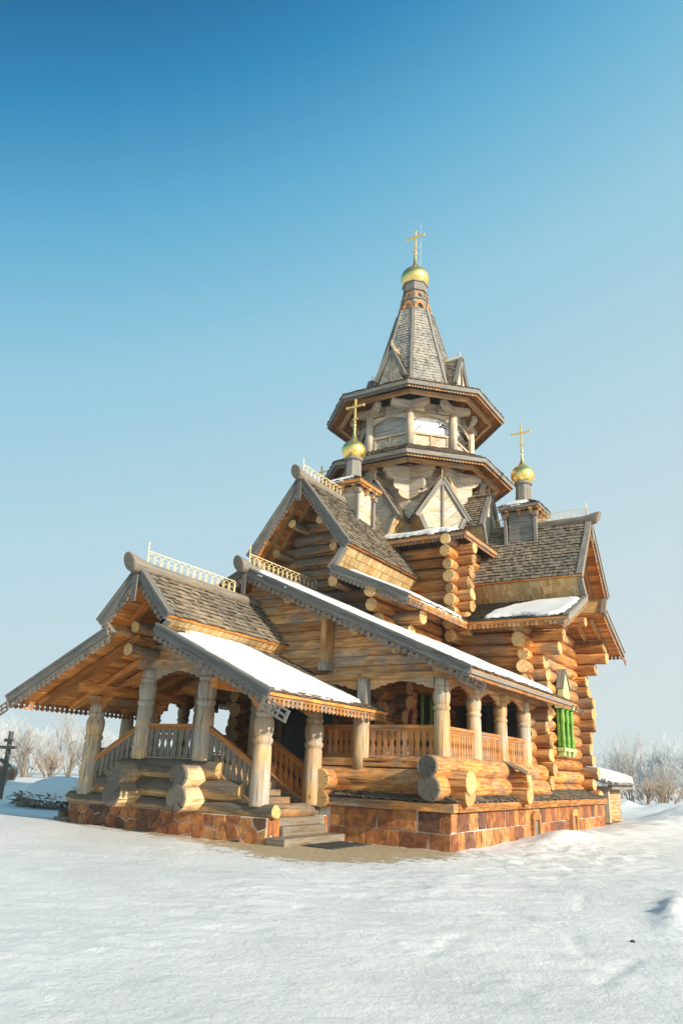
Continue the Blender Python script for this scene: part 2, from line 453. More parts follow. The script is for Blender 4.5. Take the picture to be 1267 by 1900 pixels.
    def tube(s, path, r, n=6, mi=0, pid=None, closed=False):
        pid = rnd.random() if pid is None else pid
        path = [V(p) for p in path]; b = len(s.v); m = len(path)
        for i, p in enumerate(path):
            if closed:
                d = path[(i + 1) % m] - path[i - 1]
            else:
                d = path[min(i + 1, m - 1)] - path[max(i - 1, 0)]
            d = d.normalized()
            t = V((0, 0, 1)) if abs(d.z) < .95 else V((1, 0, 0))
            x = d.cross(t).normalized(); y = x.cross(d)
            rr = r[i] if isinstance(r, (list, tuple)) else r
            for j in range(n):
                s.v.append(p + x * rr * math.cos(2 * PI * j / n) + y * rr * math.sin(2 * PI * j / n))
        for i in range(m if closed else m - 1):
            i2 = (i + 1) % m
            for j in range(n):
                k = (j + 1) % n
                s.face([b + i * n + j, b + i2 * n + j, b + i2 * n + k, b + i * n + k], [(0, 0)] * 4, mi, pid, True)
    def build(s, name, mats, parent=None):
        me = bpy.data.meshes.new(name)
        me.from_pydata([tuple(p) for p in s.v], [], s.f)
        uvl = me.uv_layers.new(name='UVMap')
        uvl.data.foreach_set('uv', np.array(s.uv, dtype=np.float32).ravel())
        for m in (mats if isinstance(mats, (list, tuple)) else [mats]):
            me.materials.append(M[m] if isinstance(m, str) else m)
        me.polygons.foreach_set('material_index', np.array(s.mi, dtype=np.int32))
        me.polygons.foreach_set('use_smooth', np.array(s.sm, dtype=bool))
        at = me.attributes.new('pid', 'FLOAT', 'FACE')
        at.data.foreach_set('value', np.array(s.pid, dtype=np.float32))
        me.validate(); me.update()
        ob = bpy.data.objects.new(name, me)
        COL.objects.link(ob)
        if parent is not None:
            ob.parent = parent
            ob.matrix_parent_inverse = parent.matrix_world.inverted() if parent.type == 'EMPTY' and parent.parent is None and parent.location.length > 0 else Matrix()
        return ob

def tag(o, label=None, cat=None, group=None, kind=None):
    for k, v in (('label', label), ('category', cat), ('group', group), ('kind', kind)):
        if v:
            o[k] = v
    return o

def empty(name, loc=(0, 0, 0), parent=None):
    o = bpy.data.objects.new(name, None); COL.objects.link(o)
    o.location = loc; o.empty_display_size = .3
    if parent is not None:
        o.parent = parent
    return o

def lerp(a, b, t):
    return a + (b - a) * t

# ------------------------------------------------------------------ building pieces
def shingles(mb, a, b, c, d, expo=.14, w=.1, lift=.040, mi=0, jit=.25):
    """rows of split shingles over the quad a-b (eave) d-c (ridge); all on the top surface"""
    a, b, c, d = map(V, (a, b, c, d))
    nrm = (b - a).cross(d - a)
    if nrm.length < 1e-9:
        nrm = (b - a).cross(c - a)
    nrm.normalize()
    if nrm.z < 0:
        nrm = -nrm
    H = max((d - a).length, (c - b).length)
    rows = max(1, int(round(H / expo)))
    for j in range(rows):
        s0 = j / rows
        s1 = min(1., (j + 1.45) / rows)
        L0, L1 = lerp(a, d, s0), lerp(b, c, s0)
        U0, U1 = lerp(a, d, s1), lerp(b, c, s1)
        ln = (L1 - L0).length
        if ln < .02:
            continue
        t = -rnd.random() * w / ln
        dn = (L0 - U0).normalized() if (L0 - U0).length > 1e-6 else V((0, 0, -1))
        while t < 1:
            ww = w * rnd.uniform(.65, 1.35) / ln
            t0, t1 = max(0, t), min(1, t + ww - .006 / ln)
            t += ww
            if t1 - t0 < .01 / ln:
                continue
            lf = lift * rnd.uniform(.65, 1.5)
            ext = dn * expo * rnd.uniform(-.05, jit * .35)
            p = [lerp(L0, L1, t0) + ext, lerp(L0, L1, t1) + ext * rnd.uniform(.7, 1.1), lerp(U0, U1, t1), lerp(U0, U1, t0)]
            th = .026
            top = [p[0] + nrm * lf, p[1] + nrm * lf * rnd.uniform(.85, 1.15), p[2] + nrm * .004, p[3] + nrm * .004]
            bot = [p[0] + nrm * (lf - th), p[1] + nrm * (lf - th)]
            bb = len(mb.v)
            mb.v.extend(top + bot)
            ou, ov = rnd.random() * 40, rnd.random() * 40
            LL = (p[3] - p[0]).length; WW = (p[1] - p[0]).length
            pid = rnd.random()
            cw = (top[1] - top[0]).cross(top[3] - top[0]).dot(nrm) > 0
            q = [bb, bb + 1, bb + 2, bb + 3]; u = [(ou, ov), (ou, ov + WW), (ou + LL, ov + WW), (ou + LL, ov)]
            fr = [bb + 4, bb + 5, bb + 1, bb]; fu = [(ou, ov)] * 4
            l_ = [bb + 4, bb, bb + 3]; r_ = [bb + 1, bb + 5, bb + 2]
            if not cw:
                q, u, fr, l_, r_ = q[::-1], u[::-1], fr[::-1], l_[::-1], r_[::-1]
            mb.face(q, u, mi, pid); mb.face(fr, fu, mi, 0.); mb.face(l_, [(ou, ov)] * 3, mi, pid); mb.face(r_, [(ou, ov)] * 3, mi, pid)  # butts get the darkest tone: damp ends plus painted shadow lines between rows

def deck(mb, a, b, c, d, t=.05, w=.15, mi=0):
    """boards under the shingles; they run along the eave"""
    a, b, c, d = map(V, (a, b, c, d))
    nrm = (b - a).cross(d - a) if (b - a).length > 1e-6 else (c - d).cross(d - a)
    nrm.normalize()
    if nrm.z < 0:
        nrm = -nrm
    n = max(1, int(round(max((d - a).length, (c - b).length) / w)))
    for j in range(n):
        s0, s1 = j / n, (j + 1) / n - .006 / (n * w)
        P = [lerp(a, d, s0), lerp(b, c, s0), lerp(b, c, s1), lerp(a, d, s1)]
        tt = t * rnd.uniform(.94, 1.06)
        if (P[1] - P[0]).cross(P[3] - P[0]).dot(nrm) < 0:
            P = [P[3], P[2], P[1], P[0]]
        mb.hexa([q - nrm * tt for q in P] + P, mi)

LOBE = [(.0, 0), (1., 0), (1., -.30), (.80, -.36), (.76, -.50), (.93, -.62), (.92, -.80), (.72, -.90), (.5, -1.), (.28, -.90), (.08, -.80), (.07, -.62), (.24, -.50), (.20, -.36), (0, -.30)]
def lace(mb, p0, p1, down, h=.15, period=.13, th=.02, mi=0):
    """carved lace board: a strip of keyhole lobes hanging from the line p0-p1"""
    p0, p1, down = V(p0), V(p1), V(down).normalized()
    L = (p1 - p0).length; n = max(1, int(round(L / period)))
    dx = (p1 - p0) / n
    nrm = dx.cross(down).normalized() * th
    for i in range(n):
        mb.poly([(x, -y) for x, y in LOBE], p0 + dx * i, dx, down * h, nrm, mi, pid=rnd.random())

def carved_end(mb, p0, d, down, L=.45, w=.15, th=.022, mi=0):
    """pierced end board: bars and a ring of small blocks, so that the sky shows through"""
    p0, d, down = V(p0), V(d).normalized(), V(down).normalized()
    n = d.cross(down).normalized() * th
    g = [(0, 1, 0, .14), (0, 1, .86, 1), (0, .10, .14, .86), (.9, 1, .14, .86), (.3, .36, .14, .86), (.62, .68, .14, .86), (.1, .3, .42, .58), (.36, .62, .44, .56), (.68, .9, .42, .58), (.46, .52, .14, .86)]
    for x0, x1, y0, y1 in g:
        mb.box(p0 + d * L * x0 + down * w * y0, d * L * (x1 - x0), down * w * (y1 - y0), n, mi)

def crest(mb, p0, p1, h=.26, period=.19, spike=True, r=.0062):
    """gilded ridge cresting: two rails and a row of nested horseshoe arches"""
    p0, p1 = V(p0), V(p1); d = p1 - p0; L = d.length; d.normalize()
    up = V((0, 0, 1))
    sd = d.cross(up).normalized()
    for z in (.015, h):
        mb.beam(p0 + up * z, p1 + up * z, .014, .016)
    n = max(1, int(round(L / period))); pw = L / n
    for i in range(n):
        c = p0 + d * pw * (i + .5)
        R = pw * .44
        pth = []
        for k in range(-4, 21):
            an = PI * k / 16
            pth.append(c + d * R * math.cos(an) * (1.0 if 0 <= k <= 16 else .98) + up * (h * .52 + math.sin(an) * R))
        mb.tube(pth, r, 5)
        R2 = R * .55
        mb.tube([c + d * R2 * math.cos(PI * k / 8) + up * (h * .34 + math.sin(PI * k / 8) * R2) for k in range(0, 9)], r * .8, 5)
        mb.tube([c - d * R * .97 + up * (h * .35), c - d * R * .8 + up * .02], r, 5)
        mb.tube([c + d * R * .97 + up * (h * .35), c + d * R * .8 + up * .02], r, 5)
        e = c + d * pw * .5
        mb.tube([e + up * h * .62 + d * .03 * math.cos(2 * PI * k / 8) + up * .03 * math.sin(2 * PI * k / 8) for k in range(8)], r * .7, 4, closed=True)
        mb.tube([c + up * (h * .52 + R), c + up * h], r * .8, 5)
    for e in (p0, p1):
        mb.beam(e, e + up * h, .022, .022, up=(d.x, d.y, 0))
    if spike:
        mb.tube([p0 + up * h, p0 + up * (h * 1.5), p0 + up * (h * 1.62), p0 + up * (h * 1.75)], [.011, .011, .02, .002], 6)

def post_mesh(mb, x, y, z0, z1, r, mi=0):
    H = z1 - z0
    pr = [(0, 1.0), (.02, 1.04), (.25, 1.03), (.555, .97), (.565, .90), (.578, .90), (.59, 1.0), (.605, 1.06), (.622, 1.06), (.637, 1.0), (.645, .90), (.655, .90), (.665, .95), (.70, 1.03), (.76, 1.07), (.80, 1.04), (.825, .95), (.835, .86), (.848, .86), (.858, .98), (.872, 1.02), (.885, .98), (.892, .88), (.905, .88), (.915, .93), (.95, .86), (1., .78)]
    k = rnd.uniform(.97, 1.03)
    mb.lathe((x, y, z0), [(r * a * k, H * t) for t, a in pr], n=18, mi=mi, phase=rnd.random())

BAL = [(0, 1), (.11, 1), (.15, .72), (.19, .95), (.30, 1.), (.40, .78), (.47, .50), (.5, .58), (.53, .50), (.60, .78), (.70, 1.), (.81, .95), (.85, .72), (.89, 1), (1, 1)]
def balustrade(parent, p0, p1, h, mat, rail_mat, n=None, dz0=0., railw=.09, split=True, cap_ext=0.):
    """carved plank balusters between a sill trim and a handrail; p0-p1 is the sill line"""
    p0, p1 = V(p0), V(p1)
    mb = MB()
    up = V((0, 0, 1)); d = p1 - p0
    hd = V((d.x, d.y, 0)); L = hd.length; hd.normalize()
    sd = hd.cross(up)
    mb.beam(p0 + up * (h - .03), p1 + up * (h - .03), railw, .06)
    mb.beam(p0 + up * (h - .085), p1 + up * (h - .085), railw * .62, .045)
    rail = mb.build('balustrade', rail_mat, parent)
    s = MB(); s.beam(p0 + up * .012, p1 + up * .012, railw * .8, .035)
    s.build('sill_trim', 'plank', rail)
    n = max(1, int(round(L / .135))) if n is None else n
    wd = L / n
    for i in range(n):
        c = lerp(p0, p1, (i + .5) / n)
        z0, z1 = c.z + .03, c.z + h - .105
        k = (p1.z - p0.z) / L
        w = wd * .43
        q = []
        for t, a in BAL:
            q.append((w * a, z0 + (z1 - z0) * t))
        pts = q + [(-x, z) for x, z in reversed(q)]
        pts = [(x, z + k * x * (1 if (z - z0) < .02 or (z1 - z) < .02 else .3)) for x, z in pts]
        b = MB()
        b.poly(pts, V((c.x, c.y, 0)) - sd * .014, hd, up, sd * .028, grain=1)
        b.build('baluster', mat, rail)
    return rail

def arch_board(mb, p0, p1, depth=.22, rise=.15, th=.05, mi=0):
    """scalloped lambrequin board between two posts, hung from p0-p1 (a beam's underside)"""
    p0, p1 = V(p0), V(p1); d = p1 - p0; L = V((d.x, d.y, 0)).length
    hd = V((d.x, d.y, 0)).normalized(); up = V((0, 0, 1)); k = d.z / L
    low = [(0, 1.0), (.06, 1.0), (.10, .86), (.125, .90), (.17, .62), (.21, .60), (.235, .66), (.29, .42), (.34, .40), (.36, .45), (.42, .28), (.46, .30), (.5, .22)]
    low = low + [(1 - x, y) for x, y in reversed(low[:-1])]
    pts = [(x * L, x * L * k - depth * y) for x, y in low]
    pts = pts + [(L, L * k), (0, 0)]
    sd = hd.cross(up) * th
    mb.poly(pts, p0 - sd / 2, hd, up, sd, mi)

def stone_face(mb, o, ux, uz, L, H, mode='rubble', cell=.3, out=None, rows=2):
    """cut or rubble stone slabs standing proud of a mortar bed; L x H metres"""
    o, ux, uz = V(o), V(ux).normalized(), V(uz).normalized()
    nrm = V(out).normalized()
    cells = []
    if mode == 'rubble':
        seeds = []
        nx = max(1, int(L / cell)); nz = max(1, int(round(H / (cell * .8))))
        for i in range(nx):
            for j in range(nz):
                seeds.append(((i + .5 + rnd.uniform(-.42, .42)) * L / nx, (j + .5 + rnd.uniform(-.42, .42)) * H / nz))
        for i, sdd in enumerate(seeds):
            poly = [(0., 0.), (L, 0.), (L, H), (0., H)]
            for j, t in enumerate(seeds):
                if i == j or abs(t[0] - sdd[0]) > cell * 4:
                    continue
                mx, mz = (sdd[0] + t[0]) / 2, (sdd[1] + t[1]) / 2
                dx, dz = t[0] - sdd[0], t[1] - sdd[1]
                new = []
                for k in range(len(poly)):
                    A, B = poly[k - 1], poly[k]
                    da = (A[0] - mx) * dx + (A[1] - mz) * dz; db = (B[0] - mx) * dx + (B[1] - mz) * dz
                    if (da <= 0) != (db <= 0):
                        f = da / (da - db); new.append((A[0] + (B[0] - A[0]) * f, A[1] + (B[1] - A[1]) * f))
                    if db <= 0:
                        new.append(B)
                poly = new
                if len(poly) < 3:
                    break
            if len(poly) >= 3:
                cells.append(poly)
    else:
        cut = [0] + [H * (j + rnd.uniform(-.06, .06)) / rows for j in range(1, rows)] + [H]
        for j in range(rows):
            x = -rnd.random() * cell * .6
            xs = [0.]
            while x < L:
                x += cell * rnd.uniform(.5, 1.35)
                if .06 < x < L - .1:
                    xs.append(x)
            xs.append(L)
            for k in range(len(xs) - 1):
                a, b = xs[k], xs[k + 1]
                j1, j2, j3, j4 = (rnd.uniform(-.035, .035) for _ in range(4))
                cells.append([(a + (j1 if k else 0), cut[j]), (b + (j2 if k < len(xs) - 2 else 0), cut[j]), (b + (j3 if k < len(xs) - 2 else 0), cut[j + 1]), (a + (j4 if k else 0), cut[j + 1])])
    for poly in cells:
        cx = sum(p[0] for p in poly) / len(poly); cz = sum(p[1] for p in poly) / len(poly)
        # chop corners a little, shrink by the joint
        pts = []
        m = len(poly)
        for k in range(m):
            A, B, C = poly[k - 1], poly[k], poly[(k + 1) % m]
            for Q in (A, C):
                f = .035
                pts.append((B[0] + (Q[0] - B[0]) * f + rnd.uniform(-.004, .004), B[1] + (Q[1] - B[1]) * f + rnd.uniform(-.004, .004)))
        g = rnd.uniform(.008, .018)
        sh = []
        for x, z in pts:
            dx, dz = x - cx, z - cz; l = math.hypot(dx, dz) + 1e-6
            sh.append((cx + dx * max(.3, 1 - g / l), cz + dz * max(.3, 1 - g / l)))
        t = rnd.uniform(.016, .03)
        pid = rnd.random()
        # bevelled slab
        n = len(sh); b = len(mb.v)
        ring0 = [o + ux * x + uz * z for x, z in sh]
        ring1 = [q + nrm * t * .7 for q in ring0]
        ring2 = [o + ux * (cx + (x - cx) * .965) + uz * (cz + (z - cz) * .965) + nrm * t for x, z in sh]
        mb.v.extend(ring0 + ring1 + ring2)
        fl = ux.cross(uz).dot(nrm) < 0
        for r in (0, 1):
            for k in range(n):
                k2 = (k + 1) % n
                q = [b + r * n + k, b + r * n + k2, b + (r + 1) * n + k2, b + (r + 1) * n + k]
                mb.face(q[::-1] if fl else q, [(0, 0)] * 4, 0, pid)
        q = [b + 2 * n + k for k in range(n)]
        mb.face(q[::-1] if fl else q, [(0, 0)] * n, 0, pid)

def snow_patch(name, o, ux, uy, outline, thick, label, res=.05, edge=.10, rough=.05, parent=None):
    """a sheet of snow lying on a slope: outline in metres in the plane (o, ux, uy)"""
    o, ux, uy = V(o), V(ux).normalized(), V(uy).normalized()
    nrm = ux.cross(uy).normalized()
    if nrm.z < 0:
        nrm = -nrm
    P = np.array(outline, dtype=float)
    x0, y0 = P.min(0) - .12; x1, y1 = P.max(0) + .12
    nx, ny = int((x1 - x0) / res) + 2, int((y1 - y0) / res) + 2
    X, Y = np.meshgrid(x0 + np.arange(nx) * res, y0 + np.arange(ny) * res, indexing='ij')
    Q = np.stack([X, Y], -1)
    dist = np.full(X.shape, 1e9); inside = np.zeros(X.shape, bool)
    for i in range(len(P)):
        A, B = P[i - 1], P[i]
        ab = B - A; t = np.clip(((Q - A) @ ab) / (ab @ ab + 1e-12), 0, 1)
        dist = np.minimum(dist, np.linalg.norm(Q - (A + t[..., None] * ab), axis=-1))
        cond = (A[1] > Y) != (B[1] > Y)
        with np.errstate(divide='ignore', invalid='ignore'):
            xi = A[0] + (Y - A[1]) * (B[0] - A[0]) / (B[1] - A[1])
        inside ^= cond & (X < xi)
    sdf = np.where(inside, dist, -dist)
    sd = rnd.random() * 50
    nz = np.array([[noise.fractal(V((X[i, j] * 2.6 + sd, Y[i, j] * 2.6, 0)), 1., 2., 5) for j in range(ny)] for i in range(nx)])
    sdf = sdf + nz * rough * 1.6
    t = np.clip(sdf / edge, -1.2, 1); t = np.where(t > 0, np.sqrt(np.clip(1 - (1 - t) ** 2, 0, 1)), t)
    n2 = np.array([[noise.noise(V((X[i, j] * 1.3 + sd, Y[i, j] * 1.3, 7))) for j in range(ny)] for i in range(nx)])
    hgt = t * thick * (1 + .35 * n2) + .045
    keep = sdf > -.09
    mb = MB(); idx = {}
    for i in range(nx):
        for j in range(ny):
            mb.v.append(o + ux * X[i, j] + uy * Y[i, j] + nrm * hgt[i, j])
    for i in range(nx - 1):
        for j in range(ny - 1):
            if keep[i:i + 2, j:j + 2].all():
                q = [i * ny + j, (i + 1) * ny + j, (i + 1) * ny + j + 1, i * ny + j + 1]
                if ux.cross(uy).dot(nrm) < 0:
                    q = q[::-1]
                mb.face(q, [(0, 0)] * 4, 0, 0., True)
    if not mb.f:
        return None
    ob = mb.build(name, 'snow', parent)
    # close it underneath so that it is a solid sheet
    md = ob.modifiers.new('solid', 'SOLIDIFY'); md.thickness = .03; md.offset = -1
    # drop loose vertices
    import bmesh
    bm = bmesh.new(); bm.from_mesh(ob.data)
    bmesh.ops.delete(bm, geom=[v for v in bm.verts if not v.link_faces], context='VERTS')
    bm.to_mesh(ob.data); bm.free()
    if label:
        tag(ob, label, 'snow')
    return ob

# ------------------------------------------------------------------ the church
church = empty('log_church')
tag(church, 'log church with shingled tent roof, gilded domes and a snowy porch', 'church')

# arms: local frame (u outwards, v sideways)
ARM = {'W': (lambda u, v, z: V((v, -u, z))), 'S': (lambda u, v, z: V((u, v, z))), 'N': (lambda u, v, z: V((-u, v, z))), 'E': (lambda u, v, z: V((v, u, z)))}
RZ, EW, EZ, LW, LZ, FW, FZ = 8.96, 1.58, 6.92, 1.10, 6.40, 3.24, 5.46

def roof_half_width(z):
    if LZ - .1 < z < 7.05:
        return max(.7, LW - .05 + max(0, z - .34 - LZ) * .6)
    if z > 6.75:
        return max(0, (RZ - z) * EW / (RZ - EZ) - .16)
    if z > LZ - .1:
        return LW - .12
    return min(2.2, LW + (LZ - .12 - z) / .44)

def barge(mb, p0, p1, out, w=.17, th=.04, mi=0):
    """verge board along the rake p0-p1 on the outer face"""
    p0, p1, out = V(p0), V(p1), V(out)
    d = (p1 - p0).normalized(); dn = d.cross(out).normalized()
    if dn.z > 0:
        dn = -dn
    mb.box(p0 - dn * .035, p1 - p0, dn * w, out * th, mi)
    mb.box(p0 - dn * .055 - out * .10, p1 - p0, dn * .045, out * (.10 + th + .025), mi)
    return dn

def make_arm(key, uw, uv, detail=True):
    T = ARM[key]
    out = T(1, 0, 0)
    dirv = T(0, 1, 0)
    vis = detail
    # ---- walls
    mb = MB()
    d = .335; z = 1.32 if key in 'SN' else 1.5
    first = z
    k = 0
    gable_logs = []
    while z < RZ - .3:
        hw = roof_half_width(z + .12)
        r = d * .5 + .001
        if z < 6.05:
            ext = .46 + rnd.uniform(-.11, .10)
            if hw >= 2.19 and z < 5.5:
                n_top = 5.6 - z
                e2 = ext + (.32 if z > 4.9 else 0)
                mb.log(T(uw, -2.2 - e2, z), T(uw, 2.2 + e2, z), r * rnd.uniform(.92, 1.10), n=14, wob=.06)
            else:
                mb.log(T(uw, -hw + .1, z), T(uw, hw - .1, z), r, n=12, emi=0)
        elif hw > .15:
            mb.log(T(uw, -hw + .06, z), T(uw, hw - .06, z), r, n=12, emi=0)
        z += d
    wall = mb.build('log_wall', ['log_mid' if key == 'W' else 'log', 'end'], church)
    for sgn in (-1, 1):
        if not detail and sgn > 0:
            pass
        mb = MB()
        z = first - d / 2 if key in 'SN' else first + d / 2
        if key == 'W':
            z = first + d / 2
        while z < 5.75:
            r = d * .5 + .001
            ue = uw + .50 + rnd.uniform(-.10, .09)
            if z > 4.75:
                ue += .28
            if z > 5.1:
                ue += .30
            mb.log(T(1.8, sgn * 2.2, z), T(ue, sgn * 2.2, z), r * rnd.uniform(.92, 1.10), n=14, wob=.06)
            z += d
        mb.build('log_wall', ['log', 'end'], church)
    # ---- upper and lower roofs
    for sgn in (-1, 1):
        shown = detail and (key == 'W' or sgn < 0 or key == 'S')
        ft = detail
        up = MB()
        a, b, c, dd = T(2.2, sgn * EW, EZ), T(uv, sgn * EW, EZ), T(uv, 0, RZ), T(2.2, 0, RZ)
        if ft:
            shingles(up, a, b, c, dd, .145, .1)
        else:
            deck(up, a, b, c, dd, .03, .3)
        rf = up.build('roof_slope', 'shingle', church)
        dk = MB(); deck(dk, a, b, c, dd, .05, .16); dk.build('roof_boards', 'soffit', rf)
        # vertical band of pale shingles leaning in below the steep slope
        bd = MB()
        B0, B1, B2, B3 = T(2.4, sgn * (LW + .02), LZ - .03), T(uv - .02, sgn * (LW + .02), LZ - .03), T(uv - .02, sgn * (EW - .10), EZ - .03), T(2.4, sgn * (EW - .10), EZ - .03)
        # outward normal of an overhanging face points down, so shingle it by hand
        band_shingles(bd, B0, B1, B2, B3, T(0, sgn, 0))
        bd.build('shingle_band', 'shingle_pale', rf)
        lo = MB()
        a2, b2, c2, d2 = T(3.24, sgn * FW, FZ), T(uv, sgn * FW, FZ), T(uv, sgn * LW, LZ), T(1.1, sgn * LW, LZ)
        if ft:
            shingles(lo, a2, b2, c2, d2, .13, .1)
        else:
            deck(lo, a2, b2, c2, d2, .03, .3)
        lf = lo.build('roof_slope', 'shingle', church)
        dk = MB(); deck(dk, a2, b2, c2, d2, .05, .16); dk.build('roof_boards', 'soffit', lf)
        if not detail:
            continue
        # verge boards and lace
        bg = MB(); lc = MB()
        for par, p0, p1 in ((rf, T(uv, 0, RZ), T(uv, sgn * EW, EZ)), (lf, T(uv, sgn * LW, LZ), T(uv, sgn * FW, FZ))):
            bg = MB(); lc = MB()
            dn = barge(bg, p0, p1, out)
            bg.build('bargeboard', 'blueboard' if key == 'W' else 'greyboard', par)
            L = (p1 - p0)
            lace(lc, p0 + dn * .13 - out * .02, p1 + dn * .13 - out * .02, dn, .13, .12, .02)
            if par is lf:
                carved_end(lc, p1 + dn * .05, (p1 - p0), dn, .42, .15)
            lc.build('fringe_board', 'lace_grey' if key == 'W' else 'lace', par)
        ef = MB(); dn = V((0, 0, -1))
        q0, q1 = T(3.24, sgn * (FW - .03), FZ - .04), T(uv, sgn * (FW - .03), FZ - .04)
        lace(ef, q0, q1, dn, .15, .12)
        ef.build('fringe_board', 'lace', lf)
        # step of the verge between the two slopes
        st = MB()
        st.box(T(uv - .12, sgn * LW, LZ - .1), T(0, sgn * (EW - LW - .08), EZ - LZ), T(0, sgn * -.14, .06), out * .14)
        st.build('step_board', 'greyboard', rf)
        # rafters in the overhang
        for uu in (uv - .45, uv - .9):
            ra = MB(); ra.beam(T(uu, sgn * .1, RZ - .22), T(uu, sgn * (EW - .1), EZ - .02), .09, .12, up=out); ra.build('rafter', 'plank', rf)
            ra = MB(); ra.beam(T(uu, sgn * (LW + .1), LZ - .20), T(uu, sgn * (FW - .25), FZ + .0), .09, .12, up=out); ra.build('rafter', 'plank', lf)
    # purlins
    if detail:
        for sgn in (-1, 1):
            for vv, zz, rr in ((.44, 7.80, .125), (.90, 7.02, .125), (.93, 6.10, .15)):
                pu = MB(); pu.log(T(uw - .3, sgn * vv, zz), T(uw + .80, sgn * vv, zz), rr, rr * .94, n=14)
                pu.build('purlin', ['log_grey' if key == 'W' else 'log', 'end'], church)
    # ridge log and cresting
    rl = MB()
    pts = [(2.3, 0), (uv - .3, 0), (uv - .05, 0), (uv + .14, .015), (uv + .28, .035)]
    ridge_log(rl, [T(u, 0, RZ + .03 + z) for u, z in pts], [.105, .11, .13, .155, .15], T(0, 1, 0))
    r = rl.build('ridge_log', ['ridge', 'ridge'], church)
    if detail:
        cr = MB()
        crest(cr, T(uv - .07, 0, RZ + .14), T(2.8, 0, RZ + .14), .25, .19)
        cr.build('ridge_crest', 'goldrail', r)
        tl = MB()
        ke = T(uv + .045, 0, 0)
        tl.box(T(uv + .045, -.055, RZ - .62), V((0, 0, .52)), T(0, .11, 0), out * .025)
        for i in range(3):
            tl.box(T(uv + .045, -.055 + i * .042, RZ - .70), V((0, 0, .078)), T(0, .026, 0), out * .025)
        tl.build('peak_pendant', 'blueboard' if key == 'W' else 'greyboard', r)

def band_shingles(mb, a, b, c, d, outv, rows=3, w=.07):
    a, b, c, d = map(V, (a, b, c, d))
    nrm = (b - a).cross(d - a).normalized()
    if nrm.dot(outv) < 0:
        nrm = -nrm
    for j in range(rows):
        s0, s1 = j / rows, (j + 1.15) / rows
        A, B, C, D = lerp(a, d, s0), lerp(b, c, s0), lerp(b, c, min(1, s1)), lerp(a, d, min(1, s1))
        L = (B - A).length; t = 0
        while t < 1:
            ww = w * rnd.uniform(.7, 1.3) / L
            t1 = min(1, t + ww) - .004 / L
            if t1 - t > .01 / L:
                lf = rnd.uniform(.014, .024)
                P = [lerp(A, B, t), lerp(A, B, t1), lerp(D, C, t1), lerp(D, C, t)]
                Q = [P[0] + nrm * lf, P[1] + nrm * lf, P[2] + nrm * .006, P[3] + nrm * .006]
                low = [p - nrm * .01 for p in P]
                order = [low[0], low[3], low[2], low[1], Q[0], Q[3], Q[2], Q[1]]
                if (low[3] - low[0]).cross(low[1] - low[0]).dot(nrm) < 0:
                    order = [low[0], low[1], low[2], low[3], Q[0], Q[1], Q[2], Q[3]]
                mb.hexa(order)
            t += ww
    # backing
    o = [p - nrm * .05 for p in (a, b, c, d)]
    q = [p - nrm * .012 for p in (a, b, c, d)]
    if (o[1] - o[0]).cross(o[3] - o[0]).dot(nrm) < 0:
        o, q = o[::-1], q[::-1]
    mb.hexa(o + q, pid=.1)

def ridge_log(mb, pts, rads, side, n=14):
    """hewn ridge timber with a raised, swollen butt at its outer end"""
    side = V(side).normalized(); pid = rnd.random()
    b = len(mb.v); L = 0
    rings = []
    for i, (p, r) in enumerate(zip(pts, rads)):
        d = (pts[min(i + 1, len(pts) - 1)] - pts[max(i - 1, 0)]).normalized()
        up = side.cross(d)
        if up.z < 0:
            up = -up
        sh = .5 if i == len(pts) - 1 else (.25 if i == len(pts) - 2 else 0)
        ring = [p + side * r * math.cos(2 * PI * j / n) * (.8 if sh > .5 else 1) + up * r * 1.12 * math.sin(2 * PI * j / n) + d * sh * r * 1.3 * (math.sin(2 * PI * j / n) - .2) for j in range(n)]
        rings.append(ring); mb.v.extend(ring)
    for i in range(len(pts) - 1):
        l2 = (pts[i + 1] - pts[i]).length
        for j in range(n):
            k = (j + 1) % n
            q = [b + i * n + j, b + i * n + k, b + (i + 1) * n + k, b + (i + 1) * n + j]
            uv = [(L, j * .06), (L, (j + 1) * .06), (L + l2, (j + 1) * .06), (L + l2, j * .06)]
            mb.face(q, uv, 0, pid, True)
        L += l2
    for e, ring in ((0, rings[0]), (1, rings[-1])):
        b = len(mb.v); cen = sum(ring, V()) / n
        d = (pts[-1] - pts[-2]).normalized() if e else (pts[0] - pts[1]).normalized()
        r = rads[-1] if e else rads[0]
        mid = [cen + (q - cen) * .86 + d * r * .12 for q in ring]
        mb.v.extend(ring + mid)
        for j in range(n):
            k = (j + 1) % n
            mb.face([b + j, b + k, b + n + k, b + n + j], [(0, 0), (0, .05), (.05, .05), (.05, 0)], 0, pid, True)
        mb.face([b + n + j for j in range(n)], [(r * math.cos(2 * PI * j / n), r * math.sin(2 * PI * j / n)) for j in range(n)], 1, pid)
    import bmesh
    return

make_arm('W', 5.6, 6.73)
make_arm('S', 4.5, 5.86)
make_arm('N', 4.5, 5.86, detail=False)
make_arm('E', 4.5, 5.5, detail=False)

